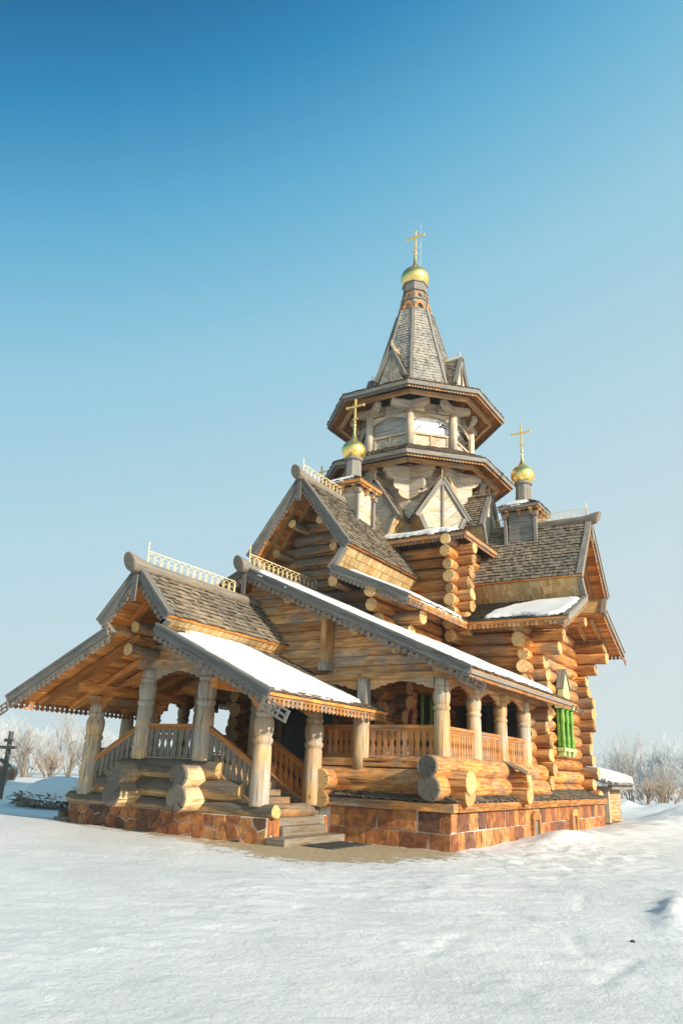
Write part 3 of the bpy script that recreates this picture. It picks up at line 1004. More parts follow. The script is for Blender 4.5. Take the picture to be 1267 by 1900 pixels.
# ---- central square under the tower
def central():
    mb = MB(); d = .335
    walls = []
    for ax in range(4):
        mb = MB()
        z = 5.2 + (d / 2 if ax % 2 else 0)
        while z < 8.0:
            r = .170 * rnd.uniform(.80, 1.18)
            e = 2.6 + .46 + rnd.uniform(-.13, .08) + (.16 if z > 7.3 else 0)
            s = -1 if ax < 2 else 1
            if ax % 2:
                mb.log((-e, s * 2.6, z), (e, s * 2.6, z), r, n=12)
            else:
                mb.log((s * 2.6, -e, z), (s * 2.6, e, z), r, n=12)
            z += d
        mb.build('log_wall', ['log', 'end'], church)
    h, zh, ri, zi = 3.23, 8.05, 1.9, 8.62
    for k in range(4):
        a0 = k * PI / 2
        R = lambda x, y: V((x * math.cos(a0) - y * math.sin(a0), x * math.sin(a0) + y * math.cos(a0), 0))
        Z = V((0, 0, 1))
        a, b, c, dd = R(-h, -h) + Z * zh, R(h, -h) + Z * zh, R(ri, -ri) + Z * zi, R(-ri, -ri) + Z * zi
        up = MB(); shingles(up, a, b, c, dd, .12, .1)
        rf = up.build('roof_slope', 'shingle', church)
        dk = MB(); deck(dk, a, b, c, dd, .05, .2); dk.build('roof_boards', 'soffit', rf)
        ed = MB(); ed.beam(a - Z * .05 + R(0, .03), b - Z * .05 + R(0, .03), .04, .1)
        lace(ed, a - Z * .08 + R(0, .05), b - Z * .08 + R(0, .05), -Z, .12, .11)
        ed.build('fringe_board', 'lace', rf)
        # inner fascia under the soffit
central()

# ---- octagonal drum, lantern and tent
def octp(R, k, z=0):
    az = math.radians(22.5 + 45 * k)
    return V((R * math.sin(az), -R * math.cos(az), z))

def octwall(mb, R, z0, z1, planks, jit=.0, mi=0, R1=None):
    h = (z1 - z0) / planks
    R1 = R if R1 is None else R1
    for j in range(planks):
        ra = lerp(R, R1, j / planks) ; rb = lerp(R, R1, (j + 1) / planks)
        for k in range(8):
            q = rnd.uniform(-jit, jit)
            A, B = octp(ra + q, k - 1, z0 + j * h), octp(ra + q, k, z0 + j * h)
            C, D = octp(rb + q, k, z0 + (j + 1) * h - .008), octp(rb + q, k - 1, z0 + (j + 1) * h - .008)
            inn = lambda p: V((p.x * .88, p.y * .88, p.z))
            mb.hexa([inn(A), inn(B), B, A, inn(D), inn(C), C, D], mi)

BIG = [(-.5, 9.78), (.02, 9.78), (.14, 9.80), (.27, 9.86), (.35, 9.96), (.33, 10.08), (.44, 10.10), (.50, 10.18), (.50, 10.42), (.56, 10.43), (.66, 10.48), (.73, 10.57), (.76, 10.66), (.83, 10.67), (.83, 10.88), (-.5, 10.88)]
SMALL = [(-.5, 13.02), (.05, 13.02), (.13, 13.08), (.44, 13.11), (.49, 13.16), (.63, 13.17), (.63, 13.36), (-.5, 13.36)]
def bracket_plate(mb, k, R, prof, side, th=.19):
    """hewn bracket: the wall timbers run on past the corner and step out towards the top"""
    P = octp(R, k, 0)
    Q = octp(R, k - 1 if side > 0 else k + 1, 0)
    d = (P - Q).normalized()            # continues the wall line beyond the corner
    nrm = V((d.y, -d.x, 0)).normalized()
    if nrm.dot(P) < 0:
        nrm = -nrm
    o = .006 if side > 0 else 0
    mb.poly([(x, z + o) for x, z in prof], P - nrm * th, d, V((0, 0, 1)), nrm * th, 0, grain=0)

def tower():
    # drum
    mb = MB(); octwall(mb, 2.12, 8.2, 11.0, 9, .012); drum = mb.build('drum_wall', 'tower', church)
    for k in range(8):
        br = MB()
        for side in (1, -1):
            bracket_plate(br, k, 2.14, BIG, side)
        br.build('corner_bracket', 'tower', drum)
    # lower skirt roof
    def skirt(R0, z0, R1, z1, name, lam):
        for k in range(8):
            a, b, c, d = octp(R0, k - 1, z0), octp(R0, k, z0), octp(R1, k, z1), octp(R1, k - 1, z1)
            m = MB(); shingles(m, a, b, c, d, .12, .095)
            rf = m.build('skirt_roof', 'shingle', church)
            dk = MB(); deck(dk, a, b, c, d, .05, .15)
            # flat soffit boards a little lower
            dk.build('roof_boards', 'soffit', rf)
            f = MB()
            Z = V((0, 0, 1)); inn = lambda p, q: V((p.x * q, p.y * q, p.z))
            f.hexa([inn(a, .985) - Z * .13, inn(b, .985) - Z * .13, inn(b, .997) - Z * .13, inn(a, .997) - Z * .13, inn(a, .985) - Z * .0, inn(b, .985) - Z * .0, b - Z * .0, a - Z * .0])
            f.build('fascia_board', 'greyboard', rf)
            l = MB()
            lace(l, inn(a, .975) - Z * .09, inn(b, .975) - Z * .09, -Z, .13, .105)
            l.build('fringe_board', 'lace' if k in (1, 2) else 'lace_grey', rf)
            bm_ = MB()
            bm_.beam(inn(a, .84) - Z * .16, inn(b, .84) - Z * .16, .12, .13)
            bm_.build('eave_beam', 'plank', rf)
    skirt(3.39, 11.0, 1.92, 11.78, 'lower', 'lace')
    # lantern
    mb = MB(); octwall(mb, 1.84, 11.7, 12.22, 2)
    octwall(mb, 1.84, 12.86, 13.42, 3)
    lan = mb.build('lantern_wall', 'tower', church)
    for k in range(8):
        p = octp(1.99, k)
        po = MB(); po.lathe((p.x, p.y, 11.72), [(.122, 0), (.122, 1.32)], n=14); po.build('corner_post', 'tower', lan)
        br = MB()
        for side in (1, -1):
            bracket_plate(br, k, 1.98, SMALL, side)
        br.build('corner_bracket', 'tower', lan)
        # window panel of this face (between corners k-1 and k)
        a, b = octp(1.86, k - 1), octp(1.86, k)
        ux = (b - a).normalized(); L = (b - a).length
        nn = V((ux.y, -ux.x, 0))
        if nn.dot(a) < 0:
            nn = -nn
        pn = MB()
        pn.box(a - nn * .08 + V((0, 0, 12.22)), ux * L, V((0, 0, .64)), nn * .03)
        # uv for netting: use metres
        mat = {1: 'net_white', 2: 'net_dark', 3: 'net_dark'}.get(k, 'panel' if k in (0, 7) else 'greyboard')
        if mat.startswith('net'):
            pn.uv = [(u + k * 3.1, v) for u, v in pn.uv]
        po_ = pn.build('window_panel', mat, lan)
        if k == 1:
            po_['label'] = 'window panel caked white with snow'
        # lower diagonal boarding, sill and arched head board
        fr = MB()
        fr.box(a + nn * .02 + V((0, 0, 12.18)), ux * L, V((0, 0, .075)), nn * .07)
        for q in (.09, .5, .91):
            fr.box(a + ux * (L * q - .035) + nn * .02 + V((0, 0, 11.74)), V((0, 0, .44)), ux * .07, nn * .05)
        arch_board(fr, a + nn * .06 + V((0, 0, 12.98)), b + nn * .06 + V((0, 0, 12.98)), .26, th=.045)
        fr.build('window_frame', 'tower', lan)
        dg = MB()
        for hf in (0, 1):
            x0, x1 = (.11, .48) if hf == 0 else (.52, .89)
            for i in range(5):
                t0, t1 = i / 5, (i + 1) / 5 - .015
                sgn = 1 if hf == 0 else -1
                w_ = (x1 - x0) * L
                # clipped diagonal strip inside a rectangle w_ x .40
                Hh = .40
                pts = clip_strip(w_, Hh, t0, t1, sgn)
                if pts:
                    dg.poly(pts, a + ux * x0 * L + nn * .012 + V((0, 0, 11.76)), ux, V((0, 0, 1)), nn * .02)
        dg.build('diagonal_boards', 'tower', lan)
    skirt(3.17, 13.5, 1.5, 14.40, 'upper', 'lace')
    # tent
    for k in range(8):
        a, b, c, d = octp(1.66, k - 1, 14.30), octp(1.66, k, 14.30), octp(.664, k, 17.89), octp(.664, k - 1, 17.89)
        m = MB(); shingles(m, a, b, c, d, .135, .085, lift=.028)
        rf = m.build('tent_slope', 'shingle_spire', church)
        bk = MB(); inn = lambda p, q=.95: V((p.x * q, p.y * q, p.z))
        bk.hexa([inn(a), inn(b), b, a, inn(d), inn(c), c, d]); bk.build('tent_boards', 'greyboard', rf)
        hp = MB(); ax = V((b.x, b.y, 0)).normalized()
        hp.beam(b + ax * .02, c + ax * .02, .11, .05, up=ax); hp.build('hip_board', 'greyboard', rf)
    # little gablets on the tent
    for kk in range(4):
        an = kk * PI / 2
        T = lambda u, v, z, an=an: V((u * math.sin(an) + v * math.cos(an), -u * math.cos(an) + v * math.sin(an), z))
        gablet(T, 1.86, .98, 15.62, .56, 14.36, None)
    # kokoshnik gables round the drum
    for kk in range(8):
        an = kk * PI / 4
        T = lambda u, v, z, an=an: V((u * math.sin(an) + v * math.cos(an), -u * math.cos(an) + v * math.sin(an), z))
        gablet(T, 2.80, 1.5, 10.29, .86, 8.98, .30)
    # neck
    nk = MB()
    octwall(nk, .70, 17.86, 17.93, 1)
    octwall(nk, .56, 17.9, 18.42, 3, R1=.52)
    octwall(nk, .56, 18.42, 18.49, 1)
    octwall(nk, .50, 18.49, 18.85, 2, R1=.44)
    octwall(nk, .50, 18.85, 18.9, 1, R1=.46)
    octwall(nk, .44, 18.9, 19.22, 1, R1=.47)
    octwall(nk, .51, 19.21, 19.26, 1)
    neck = nk.build('neck', 'greyboard', church)
    ar = MB()
    for (R, z, w, h) in ((.64, 17.93, .44, .42), (.53, 18.46, .36, .34)):
        for k in range(8):
            a, b = octp(R, k - 1, z), octp(R, k, z)
            mid = (a + b) / 2; ux = (b - a).normalized(); nn = V((mid.x, mid.y, 0)).normalized()
            lean = (V((0, 0, 1)) - nn * .12).normalized()
            outer = [(-.5, 0), (-.47, .3), (-.3, .62), (-.12, .82), (0, 1), (.12, .82), (.3, .62), (.47, .3), (.5, 0)]
            inner = [(.28, 0), (.25, .25), (.12, .45), (0, .62), (-.12, .45), (-.25, .25), (-.28, 0)]
            pts = [(x * w, y * h) for x, y in outer + inner]
            ar.poly(pts, mid, ux, lean, nn * .03)
    ar.build('arch_crown', 'log', neck)
    # main dome
    onion(church, (0, 0, 19.22), .545, .36, 20.78 - 19.22, 21.87, .36, True)

def clip_strip(w, h, t0, t1, sgn):
    """diagonal band of a w x h rectangle"""
    poly = [(0, 0), (w, 0), (w, h), (0, h)]
    span = w + h
    f = (lambda x, y: x + y) if sgn > 0 else (lambda x, y: (w - x) + y)
    for lim, s in ((t0 * span, 1), (t1 * span, -1)):
        new = []
        for k in range(len(poly)):
            A, B = poly[k - 1], poly[k]
            da, db = s * (f(*A) - lim), s * (f(*B) - lim)
            if (da >= 0) != (db >= 0):
                q = da / (da - db); new.append((A[0] + (B[0] - A[0]) * q, A[1] + (B[1] - A[1]) * q))
            if db >= 0:
                new.append(B)
        poly = new
        if len(poly) < 3:
            return None
    return poly

def gablet(T, u1, u0, zp, hw, ze, taper):
    """small steep gable: two shingled slopes, boarded front, cresting on the ridge.
    with taper the body narrows again below its eaves (a kite-shaped kokoshnik)"""
    out = T(1, 0, 0)
    root = None
    for s in (-1, 1):
        a, b, c, d = T(u0, s * hw, ze), T(u1, s * hw, ze), T(u1, 0, zp), T(u0, 0, zp)
        m = MB(); shingles(m, a, b, c, d, .125, .09)
        rf = m.build('gablet_slope', 'shingle', church)
        dk = MB(); deck(dk, a, b, c, d, .035, .2); dk.build('roof_boards', 'greyboard', rf)
        bg = MB(); barge(bg, c, b, out, .115, .035); bg.build('bargeboard', 'greyboard', rf)
        root = rf
    fw = hw - .10
    f = MB()
    if taper:
        zb = ze - .95
        for s in (-1, 1):
            a, b, c, d = T(u0, s * taper, zb), T(u1 - .05, s * taper, zb), T(u1 - .05, s * fw, ze + .05), T(u0, s * fw, ze + .05)
            bs = MB(); band_shingles(bs, a, b, c, d, T(0, s, 0), rows=4, w=.10); bs.build('shingle_band', 'shingle_pale', root)
            f.beam(T(u1 + .0, s * (taper - .02), zb), T(u1 + .0, s * (fw - .04), ze + .04), .04, .13, up=T(0, 1, 0))
        outline = [(-taper, zb), (taper, zb), (fw, ze), (0, zp - .1), (-fw, ze)]
    else:
        zb = ze - .12
        outline = [(-fw, zb), (fw, zb), (0, zp - .1)]
    f.beam(T(u1 + .0, 0, zb), T(u1 + .0, 0, zp - .12), .06, .05, up=out)
    f.build('gable_trim', 'greyboard', root)
    # chevron boarding of the front
    pn = MB()
    zc0 = min(p[1] for p in outline); zc1 = max(p[1] for p in outline)
    for s in (-1, 1):
        half = [(max(0, s * x), z) for x, z in outline]
        if s > 0:
            half = clip_half(outline, 1)
        else:
            half = [(-x, z) for x, z in clip_half(outline, -1)]
        n = 9
        for i in range(n):
            t0 = lerp(zc0 - .9, zc1, i / n); t1 = lerp(zc0 - .9, zc1, (i + 1) / n) - .012
            poly = half
            for lim, sg in ((t0, 1), (t1, -1)):
                new = []
                for k in range(len(poly)):
                    A, B = poly[k - 1], poly[k]
                    ff = lambda p: p[1] - p[0] * .9
                    da, db = sg * (ff(A) - lim), sg * (ff(B) - lim)
                    if (da >= 0) != (db >= 0):
                        q = da / (da - db); new.append((A[0] + (B[0] - A[0]) * q, A[1] + (B[1] - A[1]) * q))
                    if db >= 0:
                        new.append(B)
                poly = new
                if len(poly) < 3:
                    break
            if len(poly) >= 3:
                pn.poly(poly, T(u1 - .07, 0, 0), T(0, s, 0), V((0, 0, 1)), out * .03)
    pn.build('gable_boards', 'tower', root)
    cr = MB()
    p0, p1 = T(u1 - .05, 0, zp + .02), T(u0 + .15, 0, zp + .02)
    cr.beam(p0 + V((0, 0, .14)), p1 + V((0, 0, .14)), .012, .014); cr.beam(p0, p1, .05, .03)
    n = 6
    for i in range(n):
        x, y = lerp(p0, p1, i / n), lerp(p0, p1, (i + 1) / n)
        cr.tube([x, (x + y) / 2 + V((0, 0, .14)), y], .007, 4)
    cr.tube([p0, p0 + V((0, 0, .28))], .009, 5)
    cr.build('ridge_crest', 'goldrail', root)

def clip_half(poly, s):
    new = []
    for k in range(len(poly)):
        A, B = poly[k - 1], poly[k]
        da, db = s * A[0], s * B[0]
        if (da >= 0) != (db >= 0):
            q = da / (da - db); new.append((A[0] + (B[0] - A[0]) * q, A[1] + (B[1] - A[1]) * q))
        if db >= 0:
            new.append(B)
    return new

def onion(parent, base, R, r0, hneck, ztop, arm, rod):
    bx, by, bz = base
    H = hneck
    pr = [(r0, 0)]
    zc = math.sqrt(max(0, R * R - r0 * r0)) * .92
    for i in range(1, 20):
        an = -math.acos(min(1, r0 / R)) + i * (math.radians(64) + math.acos(min(1, r0 / R))) / 19
        pr.append((R * math.cos(an), zc + R * math.sin(an) * .92))
    rl, zl = pr[-1]
    # ogee up to the finial
    for i in range(1, 9):
        t = i / 8
        pr.append((lerp(rl, R * .085, 1 - (1 - t) ** 2.8), lerp(zl, H, t ** 1.15)))
    m = MB(); m.lathe(base, pr, n=40)
    dome = m.build('onion_dome', 'gold', parent)
    rg = MB()
    rg.lathe((bx, by, bz - .03), [(r0 + .02, 0), (r0 + .06, .02), (r0 + .06, .05), (r0, .08)], n=32)
    rg.build('dome_collar', 'greyboard', dome)
    bl = MB(); q = R * .14
    bl.lathe((bx, by, bz + H - q * .6), [(q * .2, 0), (q * .8, q * .3), (q, q), (q * .8, q * 1.7), (q * .25, q * 2)], n=16)
    bl.build('finial_ball', 'gold', dome)
    c = MB(); zb = bz + H + q
    h = ztop - zb; s = arm
    w = s * .17
    c.box((bx - w / 2, by - w / 2 * .8, zb - .05), (0, 0, h + .05 - w * .2), (w, 0, 0), (0, w * .8, 0))
    zm = zb + h * .72
    c.box((bx - s, by - w * .4 - .003, zm - w / 2), (2 * s, 0, 0), (0, w * .8 + .006, 0), (0, 0, w))
    zs = zb + h * .22
    c.beam((bx - s * .3, by, zs - .0), (bx + s * .3, by, zs), w * .7, w * .7)
    for (px, pz, dx, dz) in ((bx - s, zm, -1, 0), (bx + s, zm, 1, 0), (bx, ztop - w * .3, 0, 1)):
        for k in ((0, 1), (1, 0), (-1, 0)):
            ox = px + (dx * w * .35 if k[1] else 0) + (k[0] * w * .55 if dz else 0)
            oz = pz + (dz * w * .35 if k[1] else 0) + (k[0] * w * .55 if dx else 0)
            c.lathe((ox, by - w * .45, oz), [(w * .38, 0), (w * .42, w * .1), (w * .42, w * .8), (w * .38, w * .9)], n=10, axis=(0, 1, 0))
    c.build('cross', 'gold_leaf', dome)
    if rod:
        rd = MB()
        x = bx + s * .55
        rd.tube([(x, by + .05, bz + H * .45), (x + .02, by + .05, ztop + .35)], .008, 5)
        for zz in (zb - .25, zb + h * .35):
            rd.tube([(bx + .03, by, zz + .25), (x, by + .05, zz)], .012, 5)
        rd.build('lightning_rod', 'iron', dome)

tower()

# ---- corner cupolas on the ridges of the arms
def cupola(key, uc):
    T = ARM[key]
    c = T(uc, 0, 0)
    X, Y, Z = V((1, 0, 0)), V((0, 1, 0)), V((0, 0, 1))
    m = MB()
    hw = .43
    for k in range(4):
        n = [X, Y, -X, -Y][k]; t = V((-n.y, n.x, 0))
        for j in range(7):
            m.box(c + n * (hw - .05) - t * hw + Z * (8.15 + j * .18), t * 2 * hw, n * .05, Z * .172)
    base = m.build('cupola_base', 'greyboard' if key == 'S' else 'tower', church)
    for sx in (1, -1):
        for sy in (1, -1):
            p = MB()
            p.box(c + X * (sx * (hw + .035) - .045) + Y * (sy * (hw + .035) - .045) + Z * 8.12, Z * 1.06, X * .09, Y * .09)
            p.box(c + X * (sx * (hw + .05) - .075) + Y * (sy * (hw + .05) - .075) + Z * 9.18, Z * .14, X * .15, Y * .15)
            p.build('corner_post', 'greyboard', base)
    for k in range(4):
        n = [X, Y, -X, -Y][k]; t = V((-n.y, n.x, 0))
        for s in (-1, 0, 1):
            b = MB(); b.poly([(0, 0), (.1, .03), (.12, .1), (.2, .13), (.2, .2), (0, .2)], c + n * hw + t * (s * (hw - .06) - .04) + Z * 9.24, n, Z, t * .08)
            b.build('eave_bracket', 'plank', base)
    e, ze, zi, ri = .65, 9.55, 9.80, .24
    rs = MB(); dk = MB(); l = MB()
    for k in range(4):
        n = [X, Y, -X, -Y][k]; t = V((-n.y, n.x, 0))
        a, bb, cc, dd = c + n * e - t * e + Z * ze, c + n * e + t * e + Z * ze, c + n * ri + t * ri + Z * zi, c + n * ri - t * ri + Z * zi
        shingles(rs, a, bb, cc, dd, .11, .08)
        deck(dk, a, bb, cc, dd, .04, .14)
        dk.beam(a - n * .02 - Z * .04, bb - n * .02 - Z * .04, .03, .09)
        lace(l, a - n * .05 - Z * .07, bb - n * .05 - Z * .07, -Z, .09, .085)
    rs.build('cupola_roof', 'shingle', base); dk.build('roof_boards', 'soffit' if key == 'W' else 'greyboard', base); l.build('fringe_board', 'lace', base)
    d = MB(); d.lathe(c + Z * 9.74, [(.275, 0), (.245, .35), (.235, .70)], n=8, smooth=False, phase=PI / 8)
    d.lathe(c + Z * 10.40, [(.24, 0), (.285, .02), (.285, .06), (.24, .09)], n=24)
    d.build('dome_drum', 'greyboard', base)
    onion(base, (c.x, c.y, 10.47), .375, .22, 1.13, 12.5, .30, False)

cupola('W', 4.08)
cupola('S', 3.88)
cupola('N', 3.88)

# ---- gallery (lean-to round the west end) with its wide gable roof
GX, GZ, GP, GY, GY2 = 5.51, 3.48, 5.94, -8.69, -1.9      # eave x, eave z, peak z, west verge, east end
GS = (GP - GZ) / GX
def groof(x):
    return GP - GS * abs(x)

def gallery():
    for s in (1, -1):
        a, b, c, d = V((s * GX, GY, GZ)), V((s * GX, GY2, GZ)), V((0, GY2, GP)), V((0, GY, GP))
        c2, b3 = V((0, -5.3, GP)), V((0, -2.1, GP))
        m = MB()
        if s > 0:
            # clip the slope where it meets the arm walls
            shingles(m, a, V((GX, -2.3, GZ)), V((2.3, -2.3, groof(2.3))), V((2.3, GY, groof(2.3))), .13, .1)
            shingles(m, V((2.3, GY, groof(2.3))), V((2.3, -5.6, groof(2.3))), V((0, -5.6, GP)), V((0, GY, GP)), .13, .1)
            shingles(m, V((GX, -2.3, GZ)), V((GX, GY2, GZ)), V((5.0, GY2, groof(5.0))), V((5.0, -2.3, groof(5.0))), .13, .1)
        else:
            deck(m, a, V((-GX, -2.3, GZ)), V((0, -2.3, GP)), d, .03, .3)
        rf = m.build('roof_slope', 'shingle', church)
        dk = MB()
        z1 = V((0, 0, -.004))
        deck(dk, a + z1, V((s * GX, GY2, GZ)) + z1, V((s * 5.05, GY2, groof(5.05))) + z1, V((s * 5.05, GY, groof(5.05))) + z1, .05, .16)
        deck(dk, V((s * 5.05, GY, groof(5.05))) + z1, V((s * 5.05, -2.35, groof(5.05))) + z1, V((s * 2.35, -2.35, groof(2.35))) + z1, V((s * 2.35, GY, groof(2.35))) + z1, .05, .16)
        deck(dk, V((s * 2.35, GY, groof(2.35))) + z1, V((s * 2.35, -5.6, groof(2.35))) + z1, V((0, -5.6, GP)) + z1, V((0, GY, GP)) + z1, .05, .16)
        dk.build('roof_boards', 'soffit', rf)
        out = V((0, -1, 0))
        bg = MB(); dn = barge(bg, (0, GY, GP), (s * GX, GY, GZ), out, .16); bg.build('bargeboard', 'blueboard', rf)
        l = MB(); lace(l, V((0, GY + .02, GP)) + dn * .12, V((s * GX, GY + .02, GZ)) + dn * .12, dn, .16, .15); l.build('fringe_board', 'lace_grey', rf)
        ce = MB(); dd = V((s * GX, 0, GZ - GP)); carved_end(ce, V((s * (GX - .12), GY - .05, GZ + .05)) + dn * .14, dd, dn, .52, .17); ce.build('carved_end_board', 'blueboard', rf)
        l = MB(); lace(l, (s * (GX - .04), GY, GZ - .04), (s * (GX - .04), GY2, GZ - .04), (0, 0, -1), .14, .115); l.build('fringe_board', 'lace', rf)
        fs = MB(); fs.beam((s * (GX - .02), GY, GZ - .05), (s * (GX - .02), GY2, GZ - .05), .03, .09); fs.build('fascia_board', 'greyboard', rf)
        if s > 0:
            e = MB(); carved_end(e, V((GX - .25, GY2 + .02, GZ + .06)), V((1, 0, -GS)), V((-GS, 0, -1)), .6, .14); 
            e.box((4.9, GY2, groof(4.9) - .14), (GX - 4.9, 0, GZ - groof(4.9)), (0, .04, 0), (0, 0, .15))
            e.build('bargeboard', 'greyboard', rf)
        for i in range(8):
            y = -8.3 + i * .78
            ra = MB(); ra.beam((s * 2.4, y, groof(2.4) - .16), (s * (GX - .1), y, groof(GX - .1) - .13), .10, .13, up=(0, 1, 0))
            ra.build('rafter', 'soffit', rf)
    rl = MB()
    ridge_log(rl, [V((0, y, GP + .03 + z)) for y, z in ((-5.4, 0), (GY + .25, 0), (GY + .02, 0), (GY - .17, .015), (GY - .32, .035))], [.10, .11, .13, .155, .15], V((1, 0, 0)))
    r = rl.build('ridge_log', ['ridge', 'ridge'], church)
    cr = MB(); crest(cr, (0, -8.6, GP + .13), (0, -5.75, GP + .13), .26, .19); cr.build('ridge_crest', 'goldrail', r)
    pn = MB()
    pn.box((-.055, GY - .07, GP - .62), (0, 0, .5), (.11, 0, 0), (0, .025, 0)); pn.build('peak_pendant', 'blueboard', r)
    # plank gable wall
    m = MB(); z = 3.48; h = .205
    yw = -8.14
    while z < GP - .15:
        x = (GP - .10 - z - h) / GS
        x = min(x, 4.85)
        if x > .1:
            for (xa, xb) in ((-x, -.2), (-.2, min(x, 2.02)), (2.02, x)) if x > 2.1 else ((-x, x),):
                m.box((xa, yw, z), (xb - xa - .004, 0, 0), (0, .08 + rnd.uniform(-.006, .006), 0), (0, 0, h - .012))
        z += h
    pw = m.build('plank_wall', 'plank', church)
    for s in (1, -1):
        t = MB(); t.box((s * 2.08 - .07, yw - .33, 3.76), (0, 0, groof(2.08) - .1 - 3.76), (.14, 0, 0), (0, .328, 0))
        cb = t.build('corner_board', 'plank', pw)
        t = MB(); t.box((s * 2.08 - .09, yw - .35, 3.58), (0, 0, .178), (.18, 0, 0), (0, .348, 0)); t.build('corner_block', 'greyboard', pw)
    # eave plate and tie beam
    for s in (1, -1):
        t = MB(); t.box((s * .3 if s > 0 else -4.97, -8.43, 3.365), (4.67, 0, 0), (0, .2, 0), (0, 0, .115)); t.build('eave_plate', 'plank', church)
        t = MB(); t.box((s * 4.75 - .1, -8.22, 3.372), (0, 5.95, 0), (.2, 0, 0), (0, 0, .12)); t.build('eave_plate', 'plank', church)
    for s in (1, -1):
        for x in (1.1, 2.86, 3.84, 4.72):
            zz = groof(x) - .27
            pu = MB(); pu.log((s * x, -7.9, zz), (s * x, -8.50, zz), .115 if x < 4.5 else .10, n=14)
            pu.build('purlin', ['log', 'end'], church)
    # posts
    for s in (1,):
        for (x, y, z0, r) in ((4.75, -8.33, 1.89, .155), (4.75, -6.72, 1.89, .15), (4.75, -5.15, 1.89, .15), (4.75, -3.54, 1.89, .16), ):
            p = MB(); post_mesh(p, s * x, y, z0, 3.37, r); p.build('turned_post', 'post', church)
    p = MB(); p.lathe((3.04, -8.40, 1.62), [(.165, 0), (.172, .3), (.17, .8), (.16, 1.1), (.15, 1.2)], n=18); pp = p.build('turned_post', 'post', church)
    p = MB(); p.box((2.98, -8.50, 2.815), (0, 0, .55), (.2, 0, 0), (0, .2, 0)); p.build('post_block', 'greyboard', pp)
    # balustrades
    for s in (1,):
        balustrade(church, (s * 3.22, -8.36, 1.87), (s * 4.61, -8.36, 1.87), .61, 'baluster', 'baluster', 10)
        balustrade(church, (s * 2.1, -8.36, 1.87), (s * 2.88, -8.36, 1.87), .61, 'baluster', 'baluster', 6)
        for y0, y1 in ((-8.18, -6.87), (-6.57, -5.3), (-5.0, -3.69)):
            balustrade(church, (s * 4.78, y0, 1.87), (s * 4.78, y1, 1.87), .60, 'baluster', 'baluster', 10)
    # lambrequins
    def arch1(*a):
        ab = MB(); arch_board(ab, *a); ab.build('arch_board', 'plank', church)
    for s in (1, -1):
        arch1((s * 3.2, -8.36, 3.37), (s * 4.61, -8.36, 3.37), .20)
        for y0, y1 in ((-8.18, -6.87), (-6.57, -5.3), (-5.0, -3.69)):
            arch1((s * 4.78, y0, 3.37), (s * 4.78, y1, 3.37), .26)
        arch1((s * 1.3, -8.36, 3.37), (s * 2.9, -8.36, 3.37), .20)
    # floor and inner ceiling
    fl = MB()
    for i in range(22):
        x = -4.7 + i * .427
        fl.box((x, -8.3, 1.72), (0, 2.7, 0), (.42, 0, 0), (0, 0, .06))
    for i in range(6):
        x = 2.2 + i * .427
        fl.box((x, -5.6, 1.72), (0, 3.4, 0), (.42, 0, 0), (0, 0, .06))
    fl.build('gallery_floor', 'soffit', church)
    # low log walls with their big butt ends
    m = MB()
    for z, r, x1 in ((1.255, .19, 5.31), (1.48, .215, 5.34)):
        m.log((2.2, -8.40, z), (x1, -8.40, z), r, n=18)
    m.box((2.2, -8.52, 1.70), (2.55, 0, 0), (0, .2, 0), (0, 0, .15))
    m.build('log_wall', ['log', 'end'], church)
    m = MB()
    for z, r, y0 in ((1.375, .232, -9.04), (1.73, .205, -9.06)):
        m.log((4.80, y0, z), (4.80, -2.5, z), r, r * .92, n=20, emi=1)
    m.build('log_wall', ['log', 'end_grey'], church)
    m = MB()
    for z in (1.15, 1.48, 1.74):
        m.log((-4.72, -8.38, z), (-2.1, -8.38, z), .165, n=12)
    m.build('log_wall', ['log_grey', 'end'], church)
    m = MB()
    for z in (1.15, 1.48, 1.74):
        m.log((-4.72, -8.2, z), (-4.72, -2.5, z), .165, n=12)
    m.build('log_wall', ['log_grey', 'end'], church)
    for y in (-8.33, -7.3, -5.2, -4.5):
        p = MB(); post_mesh(p, -4.75, y, 1.89, 3.37, .165); p.build('turned_post', 'post', church)
    rl = MB(); rl.beam((-4.75, -7.3, 2.46), (-4.75, -3.0, 2.46), .09, .07); rl.beam((-4.75, -7.3, 1.95), (-4.75, -3.0, 1.95), .05, .05)
    rl.build('balustrade', 'baluster', church)
    m = MB()
    for yy, zz, rr in ((-5.15, 1.25, .19), (-5.15, 1.56, .17)):
        m.log((4.5, yy, zz), (5.36, yy, zz), rr, n=14)
    cl = m.build('cross_logs', ['log', 'end'], church)
    m = MB(); m.box((4.86, -5.40, 1.90), (.52, 0, -.24), (0, .46, 0), (0, 0, .035)); m.build('drip_board', 'log_mid', cl)
    # the tall log corner at the stair
    m = MB()
    for z, r in ((1.43, .20), (1.08, .17)):
        m.log((2.45, -8.9, z), (2.45, -8.0, z), r, n=14)
    m.build('log_wall', ['log', 'end'], church)
    # stone plinth, capping beam and the little shingled skirt above it
    X0, Y0, Zs, Zb = 5.08, -8.72, .97, .05
    pl = MB()
    pl.box((-4.85, Y0, Zb), (X0 + 4.85, 0, 0), (0, 6.0, 0), (0, 0, Zs - Zb))
    pl.box((2.2, Y0 + 5.9, Zb), (X0 - 2.2, 0, 0), (0, 5.3, 0), (0, 0, Zs - Zb - .002))
    plo = pl.build('stone_plinth', 'mortar', church)
    for args in (((2.6, Y0, .26), (1, 0, 0), (0, 0, 1), X0 - 2.6 + .02, Zs - .265, 'cut', .52, (0, -1, 0), 2), ((X0, Y0, .26), (0, 1, 0), (0, 0, 1), 11.2, Zs - .265, 'cut', .42, (1, 0, 0), 2)):
        st = MB(); stone_face(st, *args); st.build('facing_stones', 'stone', plo)
